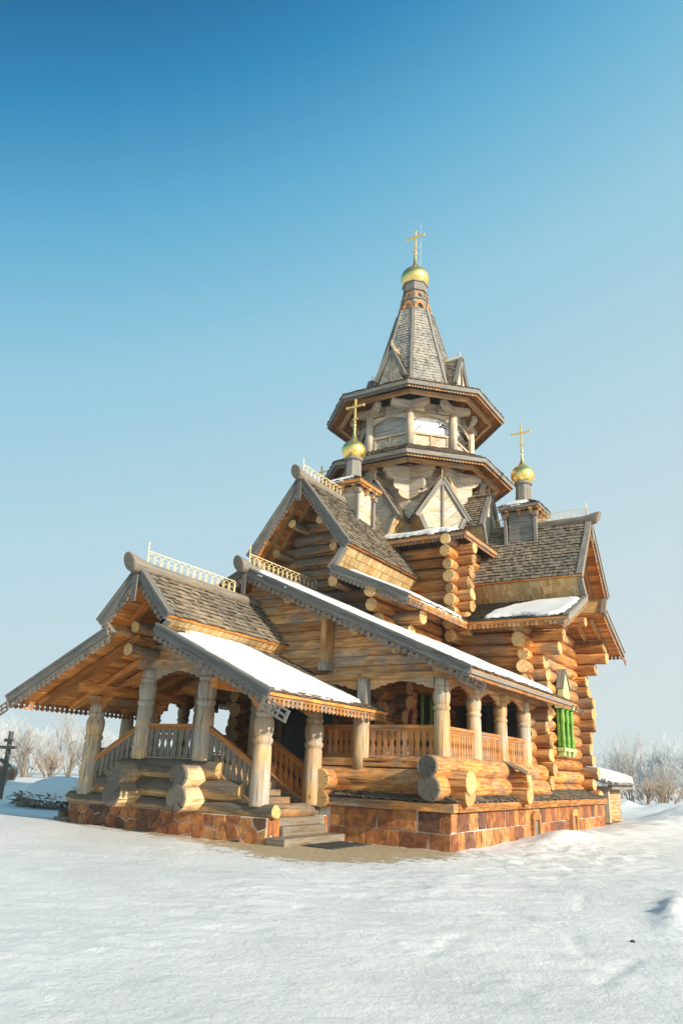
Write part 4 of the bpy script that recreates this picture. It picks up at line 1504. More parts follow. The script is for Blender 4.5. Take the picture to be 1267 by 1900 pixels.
    bm_ = MB(); bm_.box((2.3, Y0 - .10, Zs + .003), (X0 - 2.3 + .1, 0, 0), (0, .22, 0), (0, 0, .14)); bm_.build('capping_beam', 'log', plo)
    bm_ = MB(); bm_.box((X0 - .10, Y0 + .122, Zs + .003), (0, 11.1, 0), (.22, 0, 0), (0, 0, .14)); bm_.build('capping_beam', 'log', plo)
    sk = MB(); sk2 = MB()
    shingles(sk, (2.35, Y0 - .14, 1.125), (X0 + .14, Y0 - .14, 1.125), (4.9, -8.30, 1.29), (2.35, -8.30, 1.29), .12, .1)
    shingles(sk2, (X0 + .14, Y0 - .1, 1.125), (X0 + .14, 2.5, 1.125), (4.62, 2.5, 1.33), (4.62, Y0 + .1, 1.33), .12, .1)
    sk.build('skirt_shingles', 'shingle', plo); sk2.build('skirt_shingles', 'shingle', plo)
    dk = MB()
    deck(dk, (2.35, Y0 - .1, 1.117), (X0 + .1, Y0 - .1, 1.117), (4.9, -8.30, 1.28), (2.35, -8.30, 1.28), .03, .2)
    deck(dk, (X0 + .1, Y0 - .1, 1.119), (X0 + .1, 2.5, 1.119), (4.62, 2.5, 1.32), (4.62, Y0 + .1, 1.32), .03, .2)
    dk.build('skirt_boards', 'greyboard', plo)
    # cellar vents
    for y in (-4.12, -.95):
        v = MB()
        v.poly([(-.27, .0), (-.17, .0), (-.17, .36), (.17, .36), (.17, .0), (.27, .0), (.27, .38), (.30, .38), (.30, .44), (.2, .51), (0, .54), (-.2, .51), (-.30, .44), (-.30, .38), (-.27, .38)], (X0 + .02, y, .36), (0, 1, 0), (0, 0, 1), (.075, 0, 0), grain=1)
        fo = v.build('vent', 'log', plo)
        v = MB(); v.box((X0 + .016, y - .17, .36), (0, 0, .36), (0, .34, 0), (.024, 0, 0)); v.build('vent_board', 'greyboard', fo)

def window_s():
    # green carved window on the south gable wall
    x = 4.70
    f = MB()
    f.box((x, -.52, 2.45), (0, 0, 1.0), (0, 1.04, 0), (.06, 0, 0))
    fo = f.build('window', 'green', church)
    c = MB()
    for y in (-.45, 0, .45):
        c.lathe((x + .13, y, 2.42), [(.05, 0), (.065, .05), (.045, .09), (.065, .14), (.065, .30), (.05, .34), (.05, .62), (.07, .68), (.07, .86), (.05, .9), (.065, .96), (.065, 1.04)], n=14)
    c.build('colonnette', 'green', fo)
    g = MB()
    for y in (-.38, .07):
        g.box((x + .05, y, 2.62), (0, 0, .66), (0, .31, 0), (.025, 0, 0))
    g.build('pane', 'dark', fo)
    s = MB()
    s.box((x, -.6, 2.33), (0, 1.2, 0), (.2, 0, 0), (0, 0, .09))
    s.box((x, -.66, 3.46), (0, 1.32, 0), (.24, 0, 0), (0, 0, .09))
    for y in (-.45, 0, .45):
        s.box((x, y - .07, 2.2), (0, .14, 0), (.16, 0, 0), (0, 0, .13))
    s.build('window_trim', 'green_pale', fo)
    p = MB()
    p.poly([(-.5, 0), (.5, 0), (.5, .12), (.3, .2), (.3, .5), (0, .98), (-.3, .5), (-.3, .2), (-.5, .12)], (x, 0, 3.55), (0, 1, 0), (0, 0, 1), (.16, 0, 0))
    p.build('window_pediment', 'green_pale', fo)
    r = MB()
    for s_ in (-1, 1):
        r.box((x - .02, s_ * .36, 4.0), (0, -s_ * .36, .57), (.21, 0, 0), (0, s_ * .035, .03))
    r.build('pediment_roof', 'greyboard', fo)

def inner_openings():
    # dark windows and door behind the gallery
    d = MB(); d.box((-.75, -5.83, 1.78), (0, 0, 1.75), (1.5, 0, 0), (0, .08, 0)); do = d.build('door', 'door', church)
    t = MB()
    for x in (-.88, .75):
        t.box((x, -5.87, 1.78), (0, 0, 1.88), (.13, 0, 0), (0, .14, 0))
    t.box((-.9, -5.88, 3.53), (1.8, 0, 0), (0, .15, 0), (0, 0, .14)); t.build('door_frame', 'log_mid', do)
    w = MB(); w.box((2.36, -4.42, 2.05), (0, 0, 1.42), (0, 1.1, 0), (.06, 0, 0)); wo = w.build('window', 'dark', church)
    c = MB()
    for y in (-4.42, -3.9, -3.38):
        c.lathe((2.46, y, 2.0), [(.045, 0), (.06, .08), (.035, .14), (.05, .3), (.05, .62), (.03, .66), (.055, .74), (.03, .82), (.05, .9), (.05, 1.3), (.06, 1.5)], n=12)
    c.build('colonnette', 'green', wo)
    p = MB()
    q = [(-.06, 0), (-.11, .12), (-.14, .35), (-.11, .58), (-.05, .72), (-.10, .86), (-.13, 1.0), (-.13, 1.2)]
    p.poly(q + [(-x, z) for x, z in reversed(q)], (2.42, -4.86, 2.28), (0, 1, 0), (0, 0, 1), (.05, 0, 0))
    p.build('carved_jamb', 'log', wo)
    w = MB(); w.box((2.62, -2.44, 2.0), (0, 0, 1.25), (1.62, 0, 0), (0, .06, 0)); wo = w.build('window', 'dark', church)
    f = MB()
    for x in (2.55, 3.4, 4.2):
        f.box((x, -2.5, 1.95), (0, 0, 1.36), (.08, 0, 0), (0, .07, 0))
    f.box((2.5, -2.51, 3.24), (1.8, 0, 0), (0, .08, 0), (0, 0, .12)); f.build('window_frame', 'door', wo)

gallery(); window_s(); inner_openings()

# ---- entrance porch
PY = -11.92
def proof_low(x):
    return 4.0 - .4595 * (abs(x) - .65)

def porch():
    xU, zU, zR = .93, 4.18, 5.17
    xL, zL, xE, zE = .65, 4.0, 3.37, 2.75
    YE = -7.9
    out = V((0, -1, 0))
    for s in (1, -1):
        a, b, c, d = V((s * xU, PY, zU)), V((s * xU, -8.06, zU)), V((0, -8.06, zR)), V((0, PY, zR))
        m = MB(); shingles(m, a, b, c, d, .135, .1); rf = m.build('roof_slope', 'shingle', church)
        dk = MB(); deck(dk, a, b, c, d, .05, .16); dk.build('roof_boards', 'soffit', rf)
        bs = MB(); band_shingles(bs, (s * xL, PY + .02, zL - .02), (s * xL, -8.06, zL - .02), (s * (xU - .06), -8.06, zU - .03), (s * (xU - .06), PY + .02, zU - .03), V((s, 0, 0)), rows=2)
        bs.build('shingle_band', 'shingle_pale', rf)
        a, b, c, d = V((s * xE, PY, zE)), V((s * xE, YE, zE)), V((s * xL, YE, zL)), V((s * xL, PY, zL))
        m = MB(); shingles(m, a, b, c, d, .13, .1); lf = m.build('roof_slope', 'shingle', church)
        dk = MB(); deck(dk, a, b, c, d, .05, .16); dk.build('roof_boards', 'soffit', lf)
        for par, p0, p1 in ((rf, V((0, PY, zR)), V((s * xU, PY, zU))), (lf, V((s * xL, PY, zL)), V((s * xE, PY, zE)))):
            bg = MB(); dn = barge(bg, p0, p1, out, .15); bg.build('bargeboard', 'blueboard', par)
            l = MB(); lace(l, p0 + dn * .11 - out * .02, p1 + dn * .11 - out * .02, dn, .15, .14); l.build('fringe_board', 'lace_grey', par)
        ce = MB(); dd = V((s * (xE - xL), 0, zE - zL)); carved_end(ce, V((s * (xE - .06), PY - .05, zE + .02)) + dn * .09, dd, dn, .58, .20)
        ce.build('carved_end_board', 'greyboard', lf)
        l = MB(); lace(l, (s * (xE - .05), PY, zE - .03), (s * (xE - .05), YE, zE - .03), (0, 0, -1), .17, .13); l.build('fringe_board', 'lace', lf)
        st = MB(); st.box((s * xL, PY + .02, zL - .1), (s * (xU - xL - .04), 0, zU - zL), (s * -.12, 0, .06), (0, .12, 0)); st.build('step_board', 'greyboard', rf)
        # rafters
        for y in (-11.25, -10.45, -9.65, -8.95):
            ra = MB(); ra.beam((s * .40, y, proof_low(.40) - .16), (s * (xE - .22), y, proof_low(xE - .22) - .15), .12, .18, up=(0, 1, 0)); ra.build('rafter', 'soffit', lf)
            ra = MB(); ra.beam((s * .06, y, zR - .18), (s * .78, y, zU + .02), .11, .13, up=(0, 1, 0)); ra.build('rafter', 'soffit', rf)
        # purlins
        pu = MB(); pu.log((s * .42, -11.45, 4.13), (s * .42, -8.2, 4.13), .115, n=14); pu.build('purlin', ['log_mid', 'end'], lf)
        pu = MB(); pu.log((s * .60, -11.40, 3.70), (s * .60, -8.2, 3.70), .12, n=14); pu.build('purlin', ['log_mid', 'end'], lf)
        pu = MB(); pu.beam((s * 1.75, -11.45, 2.99), (s * 1.75, -8.4, 2.99), .14, .17); pu.build('purlin', 'soffit', lf)
    rl = MB()
    ridge_log(rl, [V((0, y, zR + .03 + z)) for y, z in ((-8.1, 0), (PY + .25, 0), (PY, 0), (PY - .16, .015), (PY - .30, .035))], [.10, .11, .13, .155, .15], V((1, 0, 0)))
    r = rl.build('ridge_log', ['ridge', 'ridge'], church)
    cr = MB(); crest(cr, (0, -11.75, zR + .13), (0, -9.05, zR + .13), .26, .19); cr.build('ridge_crest', 'goldrail', r)
    pn = MB()
    pn.box((-.055, PY - .08, zR - .60), (0, 0, .46), (.11, 0, 0), (0, .025, 0))
    for i in range(3):
        pn.box((-.055 + i * .042, PY - .08, zR - .67), (0, 0, .068), (.026, 0, 0), (0, .025, 0))
    pn.build('peak_pendant', 'blueboard', r)
    # posts
    YF, YB = -10.53, -8.87
    for s in (1, -1):
        for y in (YF, YB):
            p = MB(); post_mesh(p, s * 2.23, y, .94, 2.76, .175); p.build('turned_post', 'post', church)
            p = MB(); post_mesh(p, s * .80, y, 1.66, 3.43, .172); p.build('turned_post', 'post', church)
    # tie beams and arch boards
    def tb(*a):
        t = MB(); t.box(*a); t.build('tie_beam', 'plank', church)
    for y in (YF, YB):
        tb((-1.10, y - .10, 3.43), (2.2, 0, 0), (0, .2, 0), (0, 0, .17))
        tb((-.95, y - .09, 3.604), (1.9, 0, 0), (0, .18, 0), (0, 0, .16))
        tb((-.85, y - .08, 3.77), (1.7, 0, 0), (0, .16, 0), (0, 0, .14))
    for s in (1, -1):
        tb((s * .80 - .09, YF - .22, 3.436), (0, 2.2, 0), (.18, 0, 0), (0, 0, .15))
        tb((s * 2.23 - .09, YF - .20, 2.755), (0, 2.2, 0), (.18, 0, 0), (0, 0, .14))
    def arch2(*a):
        ab = MB(); arch_board(ab, *a); ab.build('arch_board', 'plank', church)
    for y in (YF, YB):
        arch2((-.66, y, 3.43), (.66, y, 3.43), .22)
        for s in (1, -1):
            ab = MB(); arch_board(ab, (s * .95, y, 3.44), (s * 2.14, y, 2.89), .34); ab.build('arch_board', 'soffit', church)
    for s in (1, -1):
        arch2((s * 2.23, YF + .16, 2.755), (s * 2.23, YB - .16, 2.755), .16)
    # deck and steps
    f = MB()
    for i in range(8):
        f.box((-.98, YF - .1 + i * .24, 1.55), (1.96, 0, 0), (0, .234, 0), (0, 0, .09))
    f.build('porch_floor', 'log_mid', church)
    for s in (1, -1):
        for i in range(5):
            z = .95 + i * .125
            x = 2.05 - i * .235
            f = MB(); f.box((s * x, YF + .12, z - .12), (0, 1.42, 0), (-s * .30, 0, 0), (0, 0, .115)); f.build('step', 'log_mid', church)
    # balustrades
    balustrade(church, (-.64, YF, 1.68), (.64, YF, 1.68), .66, 'bal_grey', 'baluster', 8)
    for s in (1, -1):
        balustrade(church, (s * .97, YF, 1.62), (s * 2.08, YF, 1.00), .68, 'bal_grey', 'baluster', 8)
    balustrade(church, (.97, YB, 1.62), (2.08, YB, 1.00), .68, 'baluster', 'baluster', 8)
    # log crib below the deck
    m = MB()
    m.log((-2.66, YF - .02, .875), (2.62, YF - .02, .875), .115, n=14, mi=0)
    for z, r, x in ((1.17, .185, 1.86), (1.51, .19, 1.30)):
        m.log((-x, YF, z), (x, YF, z), r, n=16, taper_end=.8)
    m.build('log_wall', ['log_grey', 'end'], church)
    for s in (1, -1):
        for z, r, y in ((1.02, .24, -11.13), (1.395, .222, -11.12)):
            m = MB(); m.log((s * .83, y, z), (s * .83, -8.6, z), r, n=22, wob=.05); m.build('butt_log', ['log_cream', 'end_grey'], church)
    for s in (1, -1):
        # triangular cheek boards closing the stair sides
        for y in (YF - .03, YB - .03):
            m = MB(); m.poly([(.6, .95), (2.15, .95), (2.15, .985), (.95, 1.60), (.6, 1.64)], (0, y, 0), (s, 0, 0), (0, 0, 1), (0, .06, 0)); m.build('stair_cheek', 'log_mid', church)
        m = MB(); m.log((s * 2.23, YF + .0, .865), (s * 2.23, YB + .50, .865), .125, n=16); m.build('stair_sill', ['log_mid', 'end'], church)
    # stone base
    X0, Y0, Zs, Zb = 2.52, -10.64, .775, .05
    p = MB()
    p.box((-2.2, Y0, Zb), (4.4, 0, 0), (0, 2.2, 0), (0, 0, Zs - Zb))
    for s in (1, -1):
        p.box((s * 2.2, Y0, Zb), (s * .32, 0, 0), (0, .34, 0), (0, 0, Zs - Zb))
        p.box((s * 2.2, -8.86, Zb), (s * .32, 0, 0), (0, .3, 0), (0, 0, Zs - Zb))
    po = p.build('stone_plinth', 'mortar', church)
    fl = [((-X0, Y0, Zb + .1), (1, 0, 0), (0, 0, 1), 2 * X0, Zs - Zb - .1, 'rubble', .27, (0, -1, 0))]
    for s in (1, -1):
        fl.append(((s * X0, Y0, Zb + .1), (0, 1, 0), (0, 0, 1), .34, Zs - Zb - .1, 'rubble', .2, (s, 0, 0)))
        fl.append(((s * X0, -8.86, Zb + .1), (0, 1, 0), (0, 0, 1), .3, Zs - Zb - .1, 'rubble', .2, (s, 0, 0)))
    for args in fl:
        st = MB(); stone_face(st, *args); st.build('facing_stones', 'stone', po)
    for s in (1, -1):
        for (x0, x1, y0, y1, z0, z1) in ((2.53, 2.94, -10.68, -8.45, .12, .475), (2.32, 2.62, -10.29, -8.87, .30, .63), (2.2, 2.44, -10.29, -8.87, .40, .76)):
            b = MB(); b.box((s * x0, y0, z0), (0, y1 - y0, 0), (s * (x1 - x0), 0, 0), (0, 0, z1 - z0)); so = b.build('step', 'ridge', church)
            bv = so.modifiers.new('bevel', 'BEVEL'); bv.width = .02; bv.segments = 2

porch()

# ---- snow lying on the roofs
def roof_frame(a, b, d):
    a, b, d = V(a), V(b), V(d)
    ux = (b - a).normalized(); uy = (d - a) - ux * (d - a).dot(ux)
    return a, ux, uy.normalized()
o, ux, uy = roof_frame((3.37, PY, 2.75), (3.37, -7.9, 2.75), (.65, PY, 4.0))
snow_patch('snow_patch', o, ux, uy, [(.10, .14), (1.4, .18), (2.6, .12), (3.25, .30), (2.9, .95), (2.6, 1.8), (2.45, 2.6), (2.3, 2.93), (.75, 2.95), (.45, 2.6), (.12, 2.55)], .055, 'thick white snow sheet covering most of the low porch roof slope')
o, ux, uy = roof_frame((5.51, GY, 3.48), (5.51, -1.9, 3.48), (0, GY, 5.94))
snow_patch('snow_patch', o, ux, uy, [(.06, .7), (.06, 5.75), (2.9, 5.75), (2.9, 3.4), (5.9, 3.2), (6.0, .5), (5.6, .18), (3, .25), (.6, .25)], .075, 'long white snow strip along the verge of the wide gallery roof')
o, ux, uy = roof_frame((3.24, -3.24, 5.46), (5.86, -3.24, 5.46), (3.24, -1.1, 6.4))
snow_patch('snow_patch', o, ux, uy, [(.35, .22), (1.2, .30), (2.1, .14), (2.52, .28), (2.56, 1.9), (2.3, 2.05), (1.4, 1.85), (.8, 1.55), (.45, .9)], .07, 'white snow patch on the low slope beside the right arm of the church')
o, ux, uy = roof_frame((3.24, -6.73, 5.46), (3.24, -3.24, 5.46), (1.1, -6.73, 6.4))
snow_patch('snow_patch', o, ux, uy, [(.08, .10), (1.6, .06), (3.3, .08), (3.4, .5), (2.4, .75), (1.4, 1.2), (.6, 2.1), (.12, 1.9)], .065, 'white snow wedge on the low roof under the front gable band')
o, ux, uy = roof_frame((-3.23, -3.23, 8.05), (3.23, -3.23, 8.05), (-3.23 + 1.33, -1.9, 8.62))
snow_patch('snow_patch', o, ux, uy, [(3.7, .22), (4.6, .14), (5.9, .10), (6.2, .22), (5.6, .75), (4.4, .8), (3.5, .6)], .10, 'white snow ridge on the square eave below the kite-shaped gable')
for key, uc, lb in (('W', 4.08, 'thin snow skin on the roof of the left cupola base'), ('S', 3.88, 'thin snow skin on the roof of the right cupola base')):
    c = ARM[key](uc, 0, 0)
    o, ux, uy = roof_frame((c.x - .65, c.y - .65, 9.55), (c.x + .65, c.y - .65, 9.55), (c.x - .24, c.y - .24, 9.80))
    snow_patch('snow_patch', o, ux, uy, [(.18, .06), (.7, .05), (1.05, .10), (.85, .36), (.5, .38)], .03, lb, res=.035, edge=.05, rough=.03)

# ------------------------------------------------------------------ ground
def gheight(X, Y):
    """snow surface height"""
    rngs = np.random.RandomState(3)
    Z = np.full(X.shape, .33)
    def vnoise(X, Y, seed):
        xi, yi = np.floor(X).astype(int), np.floor(Y).astype(int)
        fx, fy = X - xi, Y - yi
        fx, fy = fx * fx * (3 - 2 * fx), fy * fy * (3 - 2 * fy)
        def hsh(a, b):
            n = (a * 374761393 + b * 668265263 + seed * 974634777) & 0xffffffff
            n = ((n ^ (n >> 13)) * 1274126177) & 0xffffffff
            return ((n ^ (n >> 16)) & 0xffff) / 65535.
        return (hsh(xi, yi) * (1 - fx) + hsh(xi + 1, yi) * fx) * (1 - fy) + (hsh(xi, yi + 1) * (1 - fx) + hsh(xi + 1, yi + 1) * fx) * fy
    D = np.hypot(X - 10.8, Y + 21.8)
    # wind crust: stretched across the view
    ca, sa = math.cos(.35), math.sin(.35)
    U, W = X * ca + Y * sa, -X * sa + Y * ca
    patch = .45 + 1.5 * np.clip(vnoise(U * .45, W * .6, 41) - .3, 0, 1)
    for f, a, st, sd in ((.22, .07, 1., 1), (.8, .025, .6, 2), (2.1, .012, .5, 3), (5.3, .012, .5, 4), (9.5, .012, .5, 5)):
        Z = Z + a * (vnoise(U * f * st, W * f, sd) - .5) * (patch if f > 2 else 1)
    # scattered crumbs and lumps
    k = vnoise(U * 7, W * 9, 11) * vnoise(U * 1.1, W * 1.3, 12)
    Z = Z + .045 * np.clip(k - .40, 0, 1)
    # flatten against the building's base
    near = np.clip(1 - np.hypot(np.clip(np.abs(X) - 5.2, 0, None), np.clip(np.abs(Y + 6) - 5, 0, None)) / 2.5, 0, 1)
    Z = Z * (1 - near * .6) + (.335) * near * .6
    # drift against the south wall
    def bump(x, y, sx, sy, h, rot=0):
        c, s = math.cos(rot), math.sin(rot)
        a = ((X - x) * c + (Y - y) * s) / sx; b = (-(X - x) * s + (Y - y) * c) / sy
        return h * np.exp(-(a * a + b * b))
    lump = (.6 + .8 * vnoise(X * 2.2, Y * 2.2, 21))
    Z = Z + bump(5.75, -4.6, .55, 1.5, .17) * lump + bump(6.3, -2.2, .7, 1.8, .10) * lump + bump(6.2, 1.5, 1., 3., .10) * lump
    Z = Z + bump(6.5, 10, 1.2, 6., .45) * (.5 + vnoise(X * 1.6, Y * 1.6, 22)) + bump(3., 18, 9., 2.0, .40) * (.3 + vnoise(X * 1.2, Y * 1.2, 23))
    # low snow ridge added at the right to cast a blue shadow patch
    Z = Z + bump(9.22, -12.3, .15, 1.0, .085, .12) * (.5 + vnoise(X * 5, Y * 5, 61))
    # crest and trough at the far left
    Z = Z + bump(-4.2, -11.2, 4.0, .9, .10) - .55 * np.clip((Y + 9.8) / 3.0, 0, 1) * np.clip((-X - 3.2) / 3.0, 0, 1) * np.clip(1 - (np.hypot(X + 6, Y) - 12) / 12, 0, 1)
    tr = np.exp(-(((X - 6.6) / 1.6) ** 2 + ((Y + 8.0) / 4.5) ** 2))
    Z = Z + tr * .05 * (vnoise(X * 6.5, Y * 6.5, 51) * vnoise(X * 2.2, Y * 2.2, 52) * 2 - .5)
    # short scrapes in the crust
    for (x0, y0, x1, y1, dp) in ((8.1, -16.1, 8.0, -15.2, .025), (9.3, -16.0, 9.35, -15.1, .03), (9.0, -15.2, 8.7, -14.4, .02), (6.4, -15.3, 6.3, -15.1, .03), (8.4, -13.0, 8.2, -12.0, .02)):
        dx, dy = x1 - x0, y1 - y0; L2 = dx * dx + dy * dy
        t = np.clip(((X - x0) * dx + (Y - y0) * dy) / L2, 0, 1)
        q = np.hypot(X - x0 - t * dx, Y - y0 - t * dy) * (1 + .5 * vnoise(X * 6, Y * 6, 31))
        Z = Z - dp * .7 * np.exp(-(q / .06) ** 2)
    return Z

def sand_mask(X, Y):
    poly = [(-2.4, -10.75), (-.38, -10.95), (1.84, -11.2), (3.3, -12.1), (4.3, -12.1), (5.0, -11.2), (5.4, -9.7), (5.25, -8.6), (3.7, -8.5), (2.4, -8.4), (2.3, -10.6), (-2.4, -10.6)]
    P = np.array(poly); Q = np.stack([X, Y], -1)
    dist = np.full(X.shape, 1e9); ins = np.zeros(X.shape, bool)
    for i in range(len(P)):
        A, B = P[i - 1], P[i]; ab = B - A
        t = np.clip(((Q - A) @ ab) / (ab @ ab), 0, 1)
        dist = np.minimum(dist, np.linalg.norm(Q - (A + t[..., None] * ab), axis=-1))
        cond = (A[1] > Y) != (B[1] > Y)
        with np.errstate(divide='ignore', invalid='ignore'):
            xi = A[0] + (Y - A[1]) * (B[0] - A[0]) / (B[1] - A[1])
        ins ^= cond & (X < xi)
    s = np.where(ins, dist, -dist)
    return np.clip(.55 + s / .8, -1.2, 1.3)

def ground():
    def axis(lo, hi, fine0, fine1, step):
        xs = list(np.arange(fine0, fine1 + 1e-6, step))
        d = step; x = fine0
        left = []
        while x > lo:
            d *= 1.12; x -= d; left.append(x)
        d = step; x = fine1; right = []
        while x < hi:
            d *= 1.12; x += d; right.append(x)
        return np.array(left[::-1] + xs + right)
    xs = axis(-900, 900, -6., 13., .055); ys = axis(-500, 1500, -22.5, 1.5, .055)
    X, Y = np.meshgrid(xs, ys, indexing='ij')
    Z = gheight(X, Y)
    nx, ny = X.shape
    me = bpy.data.meshes.new('snow_ground')
    verts = np.stack([X, Y, Z], -1).reshape(-1, 3)
    i, j = np.meshgrid(np.arange(nx - 1), np.arange(ny - 1), indexing='ij')
    a = (i * ny + j).ravel(); faces = np.stack([a, a + ny, a + ny + 1, a + 1], -1)
    me.vertices.add(len(verts)); me.vertices.foreach_set('co', verts.astype(np.float32).ravel())
    me.loops.add(faces.size); me.loops.foreach_set('vertex_index', faces.astype(np.int32).ravel())
    me.polygons.add(len(faces)); me.polygons.foreach_set('loop_start', np.arange(0, faces.size, 4, dtype=np.int32))
    me.polygons.foreach_set('loop_total', np.full(len(faces), 4, dtype=np.int32))
    me.polygons.foreach_set('use_smooth', np.ones(len(faces), bool))
    at = me.attributes.new('sand', 'FLOAT', 'POINT')
    at.data.foreach_set('value', sand_mask(X, Y).astype(np.float32).ravel())
    me.materials.append(M['ground'])
    me.update(); me.validate()
    ob = bpy.data.objects.new('snow_ground', me); COL.objects.link(ob)
    ob['kind'] = 'structure'
    return ob
ground()
def gz(x, y):
    return float(gheight(np.array([[float(x)]]), np.array([[float(y)]]))[0, 0])

# ------------------------------------------------------------------ things around the church
# door mat
mt = MB()
A = [V((2.98, -10.24, 0)), V((2.98, -8.95, 0)), V((3.62, -8.92, 0)), V((3.66, -10.30, 0))]
zm = max(gz(p.x, p.y) for p in A) + .012
nX, nY = 10, 14
mv = []
for i in range(nX + 1):
    for j in range(nY + 1):
        p = lerp(lerp(A[0], A[3], i / nX), lerp(A[1], A[2], i / nX), j / nY)
        mv.append(V((p.x, p.y, zm + .012 * noise.noise(V((i * .5, j * .5, 2))))))
b0 = len(mt.v); mt.v.extend(mv)
for i in range(nX):
    for j in range(nY):
        mt.face([i * (nY + 1) + j, (i + 1) * (nY + 1) + j, (i + 1) * (nY + 1) + j + 1, i * (nY + 1) + j + 1], [(0, 0)] * 4, 0, .5, True)
mo = mt.build('door_mat', 'rubber')
md = mo.modifiers.new('solid', 'SOLIDIFY'); md.thickness = .02; md.offset = -1
tag(mo, 'black rubber mat lying before the entrance steps', 'mat')

# stump beside the porch
sp = MB(); sp.log((-3.02, -10.35, .15), (-3.02, -10.35, .56), .13, .12, n=14)
tag(sp.build('wood_stump', ['log_grey', 'end_grey']), 'short wooden stump in the snow beside the stone porch base', 'stump')

# stone in the snow
sb = MB(); pr = [(.0, 0), (.018, .004), (.024, .012), (.016, .024), (.003, .028)]
sb.lathe((9.2, -14.35, gz(9.2, -14.35) - .01), pr, n=9)
so = sb.build('pebble', 'rubber'); tag(so, 'small dark stone lying alone in the foreground snow', 'stone')

# grave cross
gx, gy = -19.75, 0.
g0 = gz(gx, gy)
gr = empty('grave_cross', (gx, gy, g0)); tag(gr, 'dark wooden eight-pointed grave cross standing in the snow', 'cross')
bpy.context.view_layer.update()
def gpart(name, mb):
    return mb.build(name, 'gravewood', gr)
m = MB(); m.beam((gx, gy, g0 - .3), (gx, gy, 2.68), .17, .12, up=(1, 0, 0)); gpart('upright', m)
m = MB(); m.beam((gx - .29, gy - .05, 2.30), (gx + .29, gy - .05, 2.30), .10, .13); gpart('title_bar', m)
m = MB(); m.beam((gx - .56, gy - .05, 2.0), (gx + .56, gy - .05, 2.0), .10, .14); gpart('crossbeam', m)
m = MB(); m.beam((gx - .36, gy - .05, 1.48), (gx + .36, gy - .05, 1.22), .10, .13); gpart('foot_bar', m)

# snow-covered brush pile
def pile():
    cx, cy = -15.3, -.3
    z0 = gz(cx, cy) - .1
    root = empty('brush_pile', (cx, cy, z0)); tag(root, 'snow-capped heap of dark brushwood beyond the porch', 'heap')
    bpy.context.view_layer.update()
    s = MB(); nr, na = 12, 40
    for i in range(nr + 1):
        for j in range(na):
            an = 2 * PI * j / na; t = i / nr
            R = 1 + .18 * noise.noise(V((math.cos(an) * 1.3, math.sin(an) * 1.3, 3)))
            h = .82 * max(0, 1 - t ** 2.6) ** .6 + .06 * noise.noise(V((t * 4, an * 2, 1)))
            s.v.append(V((cx + 2.3 * t * R * math.cos(an), cy + 1.2 * t * R * math.sin(an), z0 + .42 + .10 * noise.noise(V((an * 2.2, t * 2, 5))) + h)))
    for i in range(nr):
        for j in range(na):
            k = (j + 1) % na
            s.face([i * na + j, (i + 1) * na + j, (i + 1) * na + k, i * na + k], [(0, 0)] * 4, 0, 0, True)
    s.build('snow_cap', 'snow', root)
    b = MB()
    for i in range(650):
        an = rnd.uniform(0, 2 * PI); R = rnd.uniform(.86, 1.07)
        p = V((cx + 2.3 * R * math.cos(an), cy + 1.2 * R * math.sin(an), z0 + rnd.uniform(.15, .60)))
        q = p + V((rnd.uniform(-.4, .4), rnd.uniform(-.3, .3), rnd.uniform(-.15, .15)))
        b.tube([p, q], [.025, .012], 4, pid=rnd.uniform(0, .5))
    b.build('brushwood', 'brown_twig', root)
pile()

# shed behind the right arm
def shed():
    root = empty('cellar_shed', (4.2, 4.6, .3)); tag(root, 'small plank shed with a snowy lean-to roof behind the church', 'shed')
    bpy.context.view_layer.update()
    m = MB()
    x0, x1, y0, y1 = 2.9, 4.80, 3.7, 6.2
    for j in range(11):
        m.box((x1 - .06, y0, .35 + j * .1), (0, y1 - y0, 0), (.05, 0, 0), (0, 0, .092))
        m.box((x0, y0, .35 + j * .1), (x1 - x0 - .06, 0, 0), (0, .05, 0), (0, 0, .092))
    m.build('plank_wall', 'plank', root)
    p = MB()
    p.box((4.81, 3.64, .40), (0, 0, 1.03), (.17, 0, 0), (0, .22, 0))
    p.box((4.50, 3.64, .36), (0, 0, 1.05), (.06, 0, 0), (0, .058, 0))
    p.build('corner_post', 'post', root)
    b = MB(); b.box((4.3, 3.3, .26), (.78, 0, 0), (0, 1.9, 0), (0, 0, .14)); b.build('sill', 'log_mid', root)
    r = MB()
    a, bb, c, d = V((5.35, 3.35, 1.56)), V((5.35, 6.5, 1.56)), V((2.4, 6.5, 2.32)), V((2.4, 3.35, 2.32))
    deck(r, a, bb, c, d, .05, .2)
    r.beam((5.2, 3.4, 1.50), (2.5, 3.4, 2.18), .05, .14, up=(0, 1, 0))
    r.beam((5.1, 3.42, 1.43), (5.1, 6.4, 1.43), .12, .14)
    r.build('roof', 'greyboard', root)
    o, ux, uy = roof_frame(a, bb, d)
    sn = snow_patch('roof_snow', o, ux, uy, [(.05, .12), (3.0, .12), (3.0, 2.9), (.05, 2.9)], .13, None, parent=root)
shed()
